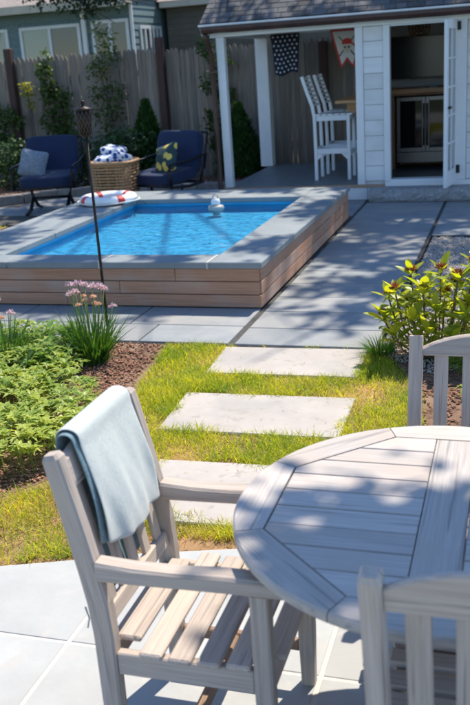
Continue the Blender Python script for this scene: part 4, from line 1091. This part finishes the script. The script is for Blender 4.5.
# ================================================================== PLANTS IN THE BED
# whorled ground cover (uncountable)
def cover():
    poly = [(-4.6, 3.15), (-3.2, 3.2), (-2.42, 3.42), (-2.2, 3.72), (-2.12, 4.05), (-2.3, 4.45), (-2.62, 4.75), (-2.85, 5.15), (-3.0, 5.55), (-4.6, 5.6)]
    n = 2300; x, y = scatter(poly, n); h = .10 + .07 * rng.random(n) + .04 * wav(x, y, 1.5)
    parts = []
    for k in range(9):
        an = rng.uniform(0, 6.28, n) if k == 0 else base_an + k * 2.4
        if k == 0: base_an = an
        el = rng.uniform(-.15, .55, n)
        d = np.stack([np.cos(an) * np.cos(el), np.sin(an) * np.cos(el), np.sin(el)], 1)
        p = np.stack([x, y, h + (k % 3) * .006], 1)
        t = np.clip(.58 + .35 * wav(x, y, 2.2, 1) - .16 * (y - 4.2) + rng.normal(0, .2, n) + (.12 if k > 5 else 0), 0, 1)
        parts.append(leaves(p, d, np.tile([0, 0, 1.0], (n, 1)) + rng.normal(0, .12, (n, 3)), rng.uniform(.036, .074, n), rng.uniform(.017, .030, n), t, .35))
    p = np.stack([x, y, np.full(n, -.01)], 1); d = np.stack([rng.normal(0, .1, n), rng.normal(0, .1, n), np.ones(n)], 1)
    parts.append(blades(p, d, h + .01, np.full(n, .004), np.full(n, .2), 0.0))
    o = foliage('ground_cover', 'cover', None, parts); tag(o, 'low whorled green ground cover filling the bed on the left', 'ground cover', kind='stuff')
cover()
# two taller serrated clumps at the back of the bed
def clump(loc, r, n, label, name='leafy_clump', h=.22):
    t = thing(name, label, 'plant', (*loc, -.01)); parts = []
    an = rng.uniform(0, 6.28, n); rr_ = r * np.sqrt(rng.random(n)); hh = h * (1 - .5 * (rr_ / r) ** 2) * rng.uniform(.6, 1.1, n)
    p = np.stack([rr_ * np.cos(an), rr_ * np.sin(an), hh], 1)
    for k in range(6):
        a2 = an + k * 1.05 + rng.normal(0, .2, n); el = rng.uniform(-.3, .5, n)
        d = np.stack([np.cos(a2) * np.cos(el), np.sin(a2) * np.cos(el), np.sin(el)], 1)
        parts.append(leaves(p, d, np.tile([0, 0, 1.0], (n, 1)), rng.uniform(.06, .10, n), rng.uniform(.026, .042, n), np.clip(rng.normal(.35, .2, n), 0, 1), .4))
    foliage('leaves', 'cover', t, parts)
    b0 = p.copy(); b0[:, :2] *= .3; b0[:, 2] = 0
    foliage('stems', 'cover', t, [blades(b0, p - b0, np.linalg.norm(p - b0, axis=1), np.full(n, .005), np.full(n, .2), 0.0)])
clump((-3.12, 5.42), .26, 60, 'leafy green clump between the two flowering onion plants')
clump((-2.90, 5.00), .22, 46, 'leafy green clump at the foot of the large flowering onion')

def floret(name, parent, c, r, mat, n=46):
    d = norm(rng.normal(0, 1, (n, 3))); d[:, 2] = np.abs(d[:, 2]) * .9 + d[:, 2] * .1
    p = np.array(c) + d * r * .35
    u = norm(np.cross(d, rng.normal(0, 1, (n, 3))))
    o = foliage(name, mat, parent, [leaves(p, d, u, r * rng.uniform(.6, .95, n), r * .36, rng.random(n), .3)], kind=None); return o

def allium(loc, hts, label, spread=.20, nl=400):
    t = thing('flowering_onion', label, 'plant', (*loc, -.015), 0, 'flowering onion plants')
    an = rng.uniform(0, 6.28, nl); p = np.stack([.10 * np.sqrt(rng.random(nl)) * np.cos(an), .10 * np.sqrt(rng.random(nl)) * np.sin(an), np.zeros(nl)], 1)
    a2 = an + rng.normal(0, .5, nl); tl = np.abs(rng.normal(0, .42, nl))
    d = np.stack([np.cos(a2) * tl, np.sin(a2) * tl, np.ones(nl)], 1)
    foliage('leaves', 'spike', t, [blades(p, d, rng.uniform(.22, .47, nl), rng.uniform(.008, .013, nl), np.clip(rng.normal(.45, .25, nl), 0, 1), np.clip(rng.normal(.22, .2, nl), 0, .9), 4)])
    for (x, y, z, r, mt) in hts:
        fh = floret('flower_head', t, (x, y, z), r, mt)
        b0 = (x * .2, y * .2, 0); tube('stem', 'greenstem', fh, [b0, ((x + b0[0]) * .53, (y + b0[1]) * .53, z * .5), (x, y, z)], .0035, 5, up=(.9, .3, .1))
heads = [(-.13, .02, .47, .032, 'pink'), (-.10, -.03, .55, .030, 'pink'), (-.08, .06, .53, .036, 'pink'), (-.055, -.05, .50, .034, 'pink'), (-.02, .03, .535, .028, 'pink'), (-.03, -.07, .42, .024, 'orange'),
         (.02, -.06, .45, .022, 'orange'), (.05, .0, .53, .034, 'pink'), (.035, .05, .40, .024, 'orange'), (.075, -.05, .475, .022, 'orange'), (.09, .03, .52, .036, 'pink'), (.10, -.04, .42, .024, 'orange'), (.11, .05, .50, .03, 'pink'), (.19, -.01, .40, .028, 'pink'), (-.01, -.02, .47, .02, 'orange')]
allium((-2.745, 5.33), heads, 'flowering onion with many pink and peach flower heads by the torch')
allium((-3.27, 5.08), [(-.02, 0, .50, .036, 'pink'), (.02, -.04, .38, .03, 'orange'), (.07, .02, .40, .032, 'pink'), (-.08, .03, .45, .03, 'pink')], 'flowering onion cut by the left edge of the picture', nl=260)

# grass-like tuft by the path
t = thing('strap_leaf_tuft', 'dark green tuft of strap leaves at the path corner', 'plant', (-.815, 5.66, -.01))
n = 230; an = rng.uniform(0, 6.28, n); tl = rng.uniform(.1, 1.1, n)
foliage('leaves', 'spike', t, [blades(np.stack([.05 * np.cos(an), .05 * np.sin(an), np.zeros(n)], 1), np.stack([np.cos(an) * tl, np.sin(an) * tl, np.ones(n)], 1), rng.uniform(.12, .22, n), .006, np.clip(rng.normal(.4, .25, n), 0, 1), rng.uniform(.2, .6, n), 3)])

# big-leaved shrub: every leaf a piece of its own
def leaf_mesh(L_, W_):
    V = []; Fc = []; n = 7; prof = [0, .45, .82, 1.0, .92, .6, 0]
    for i in range(n):
        tt = i / (n - 1); z = -.35 * L_ * tt * tt * .5; hw = prof[i] * W_ / 2
        V += [(L_ * tt, -hw, z + hw * .35), (L_ * tt, 0, z), (L_ * tt, hw, z + hw * .35)]
    for i in range(n - 1):
        for j in range(2): q = i * 3 + j; Fc.append((q, q + 3, q + 4, q + 1))
    return V, Fc
def leafobjmesh(tint, L_=.115, W_=.038):
    V, Fc = leaf_mesh(L_, W_); me = mesh_np(np.array(V), np.array(Fc), np.full(len(V), tint), smooth=True); me.materials.append(M['rhodo']); return me
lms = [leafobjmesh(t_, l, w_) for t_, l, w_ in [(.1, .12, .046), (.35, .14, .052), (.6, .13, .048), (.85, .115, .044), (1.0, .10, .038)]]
sh = thing('leafy_shrub', 'broad leaved shrub with yellow green leaves and spent red flower clusters', 'shrub', (-.45, 5.62, -.01))
tips = [(-.31, .02, .40), (-.25, -.10, .46), (-.17, .06, .54), (-.22, .1, .34), (-.33, -.06, .28), (-.08, -.08, .47), (-.1, .1, .40), (.02, .02, .56), (.0, -.12, .36), (.11, .05, .47), (.13, -.1, .55), (.22, .02, .62), (.24, .12, .48), (.30, -.08, .52), (.36, .04, .60), (-.14, -.16, .30), (.18, -.2, .34), (.34, .16, .38), (.42, -.14, .45), (.08, .18, .30), (-.30, .16, .22), (.30, -.22, .28), (-.24, -.18, .20), (-.04, -.2, .22), (.12, -.24, .20), (.2, -.02, .36), (-.16, -.02, .36), (.04, .08, .40), (.38, -.06, .34)]
nleaf = 0
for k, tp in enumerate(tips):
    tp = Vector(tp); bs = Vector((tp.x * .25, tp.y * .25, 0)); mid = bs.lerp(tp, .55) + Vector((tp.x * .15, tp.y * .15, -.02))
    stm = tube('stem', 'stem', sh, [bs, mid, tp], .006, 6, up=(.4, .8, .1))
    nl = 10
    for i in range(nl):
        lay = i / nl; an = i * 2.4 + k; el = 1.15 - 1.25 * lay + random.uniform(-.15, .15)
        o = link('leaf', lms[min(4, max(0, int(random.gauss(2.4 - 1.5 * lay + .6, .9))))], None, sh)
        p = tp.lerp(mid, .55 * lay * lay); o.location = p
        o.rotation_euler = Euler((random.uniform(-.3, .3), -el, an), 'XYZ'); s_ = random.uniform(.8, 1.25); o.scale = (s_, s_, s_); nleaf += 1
    if k in (0, 1, 2, 4, 5, 6, 7, 9, 10, 11, 12, 13, 14, 17, 18, 25, 26, 27):
        floret('seed_cluster', sh, (tp.x, tp.y, tp.z + .03), .038, 'seed', 50)

n = 420; tp_ = np.array(tips)[rng.integers(0, len(tips), n)]; fr_ = rng.uniform(.35, 1.0, n)[:, None]
p = tp_ * np.stack([.25 + .75 * fr_[:, 0], .25 + .75 * fr_[:, 0], fr_[:, 0]], 1) + rng.normal(0, .025, (n, 3)); an = rng.uniform(0, 6.28, n); el = rng.uniform(-.2, .9, n)
foliage('small_leaves', 'rhodo', sh, [leaves(p, np.stack([np.cos(an) * np.cos(el), np.sin(an) * np.cos(el), np.sin(el)], 1), np.tile([0, 0, 1.0], (n, 1)) + rng.normal(0, .3, (n, 3)), rng.uniform(.04, .10, n), rng.uniform(.015, .034, n), np.clip(rng.normal(.35, .35, n), 0, 1), .4)])

# small plants in the mulch behind the far chair
for (x, y, r, lab) in [(-.12, 5.02, .12, 'small green plant in the mulch behind the far chair'), (.15, 5.25, .13, 'small green plant right of the mulch by the leafy shrub'), (-.28, 5.35, .10, 'low green seedling in front of the leafy shrub')]:
    clump((x, y), r, 16, lab, 'bed_plant', .12)

# ================================================================== PLANTS BY THE FENCE
def cloud(n, c, rad, size, flat=0.0, shell=.0):
    d = norm(rng.normal(0, 1, (n, 3))); r = rng.random(n) ** (1 / 3); r = shell + (1 - shell) * r
    p = np.array(c) + d * r[:, None] * np.array(rad)
    return p
def leafcloud(p, size, asp=.5, up=.3, spread=1.0, tmean=.4):
    n = len(p); d = norm(rng.normal(0, 1, (n, 3)) * np.array([1, 1, .7]) + np.array([0, 0, -.1])); nm = norm(rng.normal(0, 1, (n, 3)) + np.array([0, 0, up * 3]))
    return leaves(p, d, nm, size * rng.uniform(.6, 1.25, n), size * asp * rng.uniform(.7, 1.2, n), np.clip(rng.normal(tmean, .28, n), 0, 1), .3)

def bush(name, label, cat, loc, blobs, dens, size, mat, stems=3, group=None, h=None, asp=.5, trunkname='stem'):
    t = thing(name, label, cat, loc, 0, group); parts = []
    for (c, r) in blobs: parts.append(leafcloud(cloud(int(dens * r[0] * r[1] * r[2] * 4), c, r, size), size, asp))
    foliage('foliage', mat, t, parts)
    for k in range(stems):
        c = blobs[k % len(blobs)][0]; tube(trunkname, 'bark', t, [(c[0] * .3, c[1] * .3 + .01, 0), (c[0] * .6 + .03 * k, c[1] * .7, c[2] * .5), (c[0], c[1], c[2] * 1.05)], .012, 6, up=(.3, 1, .1))
    return t
vb = lambda x, ws: [((random.uniform(-.16, .16), random.uniform(-.05, .03), z + random.uniform(-.05, .05)), (w_ * random.uniform(.55, 1.1), .13, .22)) for z, w_ in ws]
bush('fence_vine', 'dense dark vine climbing the fence left of the torch', 'vine', (-8.05, 15.25, 0), vb(0, [(.5, .42), (.8, .46), (1.1, .44), (1.4, .36), (1.65, .30), (1.9, .22), (2.1, .12)]), 6500, .10, 'vine', 4)
bush('fence_vine', 'tall loose bamboo like vine on the fence behind the torch', 'vine', (-6.95, 15.25, 0), vb(0, [(.5, .35), (.85, .40), (1.2, .42), (1.5, .40), (1.85, .34), (2.15, .30), (2.4, .22), (2.6, .10)]), 4600, .11, 'vine', 5, asp=.28)
bush('fence_vine', 'thin vine on the fence beside the brown gutter pipe', 'vine', (-4.95, 15.25, 0), vb(0, [(.6, .22), (.95, .24), (1.3, .22), (1.6, .26), (1.9, .20), (2.1, .12)]), 6500, .10, 'vine', 3)
bush('fence_vine', 'dark vine on the fence at the left edge beside the brown post', 'vine', (-9.1, 15.2, 0), vb(0, [(.4, .5), (.8, .45), (1.1, .35), (1.4, .22)]), 6500, .10, 'vine', 3)
bush('yellow_vine', 'small sprig of yellow green leaves on the fence by the left post', 'vine', (-8.52, 15.18, 0), [((0, 0, 1.62), (.13, .08, .16)), ((.04, 0, 1.35), (.08, .06, .14))], 16000, .08, 'vineyellow', 2)
for (x, w_, h_, lab) in [(-8.3, .62, .85, 'dark leafy shrub behind the left lounge chair'), (-7.3, .7, .8, 'dark leafy shrub between the left lounge chair and the basket'), (-6.25, .62, .95, 'dark leafy shrub behind the wicker basket'), (-9.4, .7, .9, 'dark leafy shrub at the left edge of the fence bed')]:
    bush('garden_shrub', lab, 'shrub', (x, 14.2, 0), [((-.2, 0, h_ * .45), (w_ * .7, .5, h_ * .5)), ((.25, .1, h_ * .5), (w_ * .6, .45, h_ * .5)), ((0, -.15, h_ * .7), (w_ * .5, .4, h_ * .35))], 1500, .10, 'hosta', 4, 'dark shrubs along the fence')
def arbor(loc, h, r, lab):
    t = thing('arborvitae', lab, 'evergreen', loc, 0, 'cone shaped arborvitae by the fence'); n = int(5200 * h)
    z = rng.random(n) ** 1.3 * h; an = rng.uniform(0, 6.28, n); rr_ = r * (1 - (z / h) ** 1.25) * (.6 + .6 * rng.random(n)) * (1 + .18 * np.sin(an * 5 + z * 9)) + .015
    p = np.stack([rr_ * np.cos(an), rr_ * np.sin(an), z + .03], 1); d = np.stack([np.cos(an) * .6, np.sin(an) * .6, np.full(n, .9)], 1) + rng.normal(0, .25, (n, 3))
    foliage('foliage', 'arb', t, [leaves(p, d, np.stack([np.cos(an), np.sin(an), np.zeros(n)], 1) + rng.normal(0, .3, (n, 3)), rng.uniform(.05, .10, n), .03, rng.random(n), .2)])
    tube('trunk', 'bark', t, [(0, 0, -.02), (0, 0, h * .4), (0, 0, h * .85)], .025, 6, up=(1, 0, 0))
arbor((-4.48, 14.95, 0), 1.15, .36, 'cone shaped arborvitae just left of the porch column')
arbor((-6.0, 14.6, 0), 1.30, .34, 'cone shaped arborvitae in front of the brown fence post')

# ================================================================== TREES
def limb(pts, r0, r1):
    n = len(pts); return [(1 - i / (n - 1)) * r0 + i / (n - 1) * r1 for i in range(n)]
def tree(name, label, loc, h, blobs, nleaf, size, mat, r0=.22, extra=()):
    t = thing(name, label, 'tree', loc); loc = Vector(loc)
    top = Vector((blobs[0][0][0] * .35, blobs[0][0][1] * .35, h * .62))
    pts = [Vector((0, 0, -.1)), Vector((.05, .02, h * .2)), top * .6 + Vector((.03, -.02, 0)), top]
    sweep('trunk', 'bark', t, pts, circ(1, 10), up=(1, .1, 0), scales=[r0 * 1.25, r0, r0 * .85, r0 * .6], smooth=True)
    for k, bl in enumerate(blobs):
        c = Vector(bl[0]); b0 = top * (.62 + .36 * ((k * .37) % 1)); mid = b0.lerp(c, .5) + Vector((random.uniform(-.3, .3), random.uniform(-.3, .3), .25))
        sweep('limb', 'bark', t, [b0, mid, c, c + (c - mid) * .35], circ(1, 7), up=(.2, .1, 1) if abs((c - b0).normalized().z) < .9 else (1, 0, 0), scales=[r0 * .24, r0 * .15, r0 * .08, r0 * .03], smooth=True)
    parts = []; tot = sum(bl[1][0] * bl[1][1] * bl[1][2] for bl in blobs)
    for bl in blobs:
        c, r = bl[0], bl[1]; wt, sprd = (bl[2], bl[3]) if len(bl) > 2 else (1, 1)
        n = int(wt * nleaf * r[0] * r[1] * r[2] / tot); nc = max(4, n // 45); cc = cloud(nc, c, r, 0, shell=.25 if wt == 1 else 0)
        p = cc[rng.integers(0, nc, n)] + rng.normal(0, 1, (n, 3)) * np.array([.26, .26, .16]) * sprd; parts.append(leafcloud(p, size, .55, .4))
    foliage('crown', mat, t, parts); return t
def above(gx_, gy_, z, base):      # crown part standing up-sun of a spot on the ground, in the tree's own frame
    return (gx_ + z * SUN.x / SUN.z - base[0], gy_ + z * SUN.y / SUN.z - base[1], z)
B = (4.2, 19.0, 0)
tree('shade_tree', 'tall broad leaved tree behind the shed, its crown above the picture', B, 14.0,
     [(above(gx_, gy_, z, B), r_, wt, sp) for gx_, gy_, z, r_, wt, sp in [
      (-1.25, 7.5, 10.2, (.75, .5, .4), 1.9, .6), (-1.5, 8.8, 10.6, (.7, .6, .4), 1.9, .6), (-.9, 8.2, 10.0, (.8, .6, .4), 1.9, .6), (-1.3, 10.1, 10.4, (.9, .75, .5), 2.3, .65), (-1.8, 11.4, 10.8, (1.2, .8, .5), 2.6, .8),
      (.2, 7.4, 10.2, (.8, .9, .5), 2, .9), (.3, 9.2, 10.4, (1.0, 1.0, .6), 2, .9), (.2, 11.0, 10.8, (1.2, 1.0, .6), 2, 1), (-2.6, 13.2, 10.6, (1.4, 1.0, .7), 1.4, 1), (-.4, 13.4, 11.0, (1.6, 1.2, .8), 1.4, 1), (1.6, 13.0, 11.2, (1.4, 1.4, .9), 1, 1), (1.5, 15.5, 12.0, (1.6, 1.5, 1.0), 1, 1), (-1.2, 6.55, 10.2, (.45, .2, .2), 4, .5)]],
     8200, .24, 'tree', .3)
B = (-5.2, 19.5, 0)
tree('back_tree', 'slender tree behind the fence, its light crown above the pool', B, 13.0,
     [(above(gx_, gy_, z, B), r_, wt, sp) for gx_, gy_, z, r_, wt, sp in [
      (-4.75, 8.9, 9.6, (.22, .6, .25), 6, .5), (-4.85, 7.5, 9.8, (.25, .35, .25), 6, .5), (-3.3, 10.45, 9.6, (1.0, .22, .25), 7, .5), (-3.9, 6.62, 9.8, (.5, .14, .2), 12, .4), (-2.85, 6.64, 9.8, (.4, .12, .2), 12, .4), (-2.05, 7.1, 9.8, (.16, .35, .2), 9, .4), (-2.05, 9.3, 9.8, (.16, .35, .2), 9, .4), (-6.3, 11.6, 9.8, (1.2, .8, .5), 2.4, .8), (-4.4, 12.4, 10.2, (1.4, .7, .5), 2.4, .8), (-6.8, 13.8, 10.4, (1.5, 1.0, .8), 1.2, 1), (-3.6, 13.9, 10.6, (1.5, 1.0, .8), 1.2, 1)]],
     3600, .2, 'tree', .2)
B = (3.9, 6.6, 0)  # unseen tree, added so its limb throws the shade on the table
tree('added_shade_tree', 'unseen tree added right of the patio to shade the table', B, 7.8,
     [(above(-.46, 1.52, 6.3, B)[:2] + (6.3,), (.30, .30, .15), 14, .4), (above(.1, 1.52, 6.4, B)[:2] + (6.4,), (.4, .3, .15), 14, .4), (above(-.25, .95, 6.3, B)[:2] + (6.3,), (.6, .35, .15), 12, .4), (above(.65, 1.2, 6.5, B)[:2] + (6.5,), (.5, .5, .3), 4, .6), ((-1.2, -.8, 6.9), (.9, .8, .6)), ((.2, -.1, 7.2), (1.1, 1.0, .8)), ((.9, .5, 6.8), (1.0, 1.0, .9))], 6500, .16, 'tree', .13)
tree('evergreen_tree', 'dark evergreen branch hanging in front of the house roof', (-13.2, 16.6, 0), 9.5,
     [((3.0, .2, 4.6), (1.3, 1.0, .8)), ((4.6, .3, 3.40), (.45, .4, .30), 5, .6), ((5.1, .3, 3.16), (.32, .35, .22), 12, .5), ((5.75, .3, 3.20), (.40, .35, .18), 10, .5), ((5.45, .3, 3.32), (.6, .35, .15), 8, .5), ((1.0, .2, 6.5), (1.6, 1.5, 1.2)), ((-.8, 0, 7.6), (1.4, 1.4, 1.5))], 9000, .11, 'evergreen', .24)
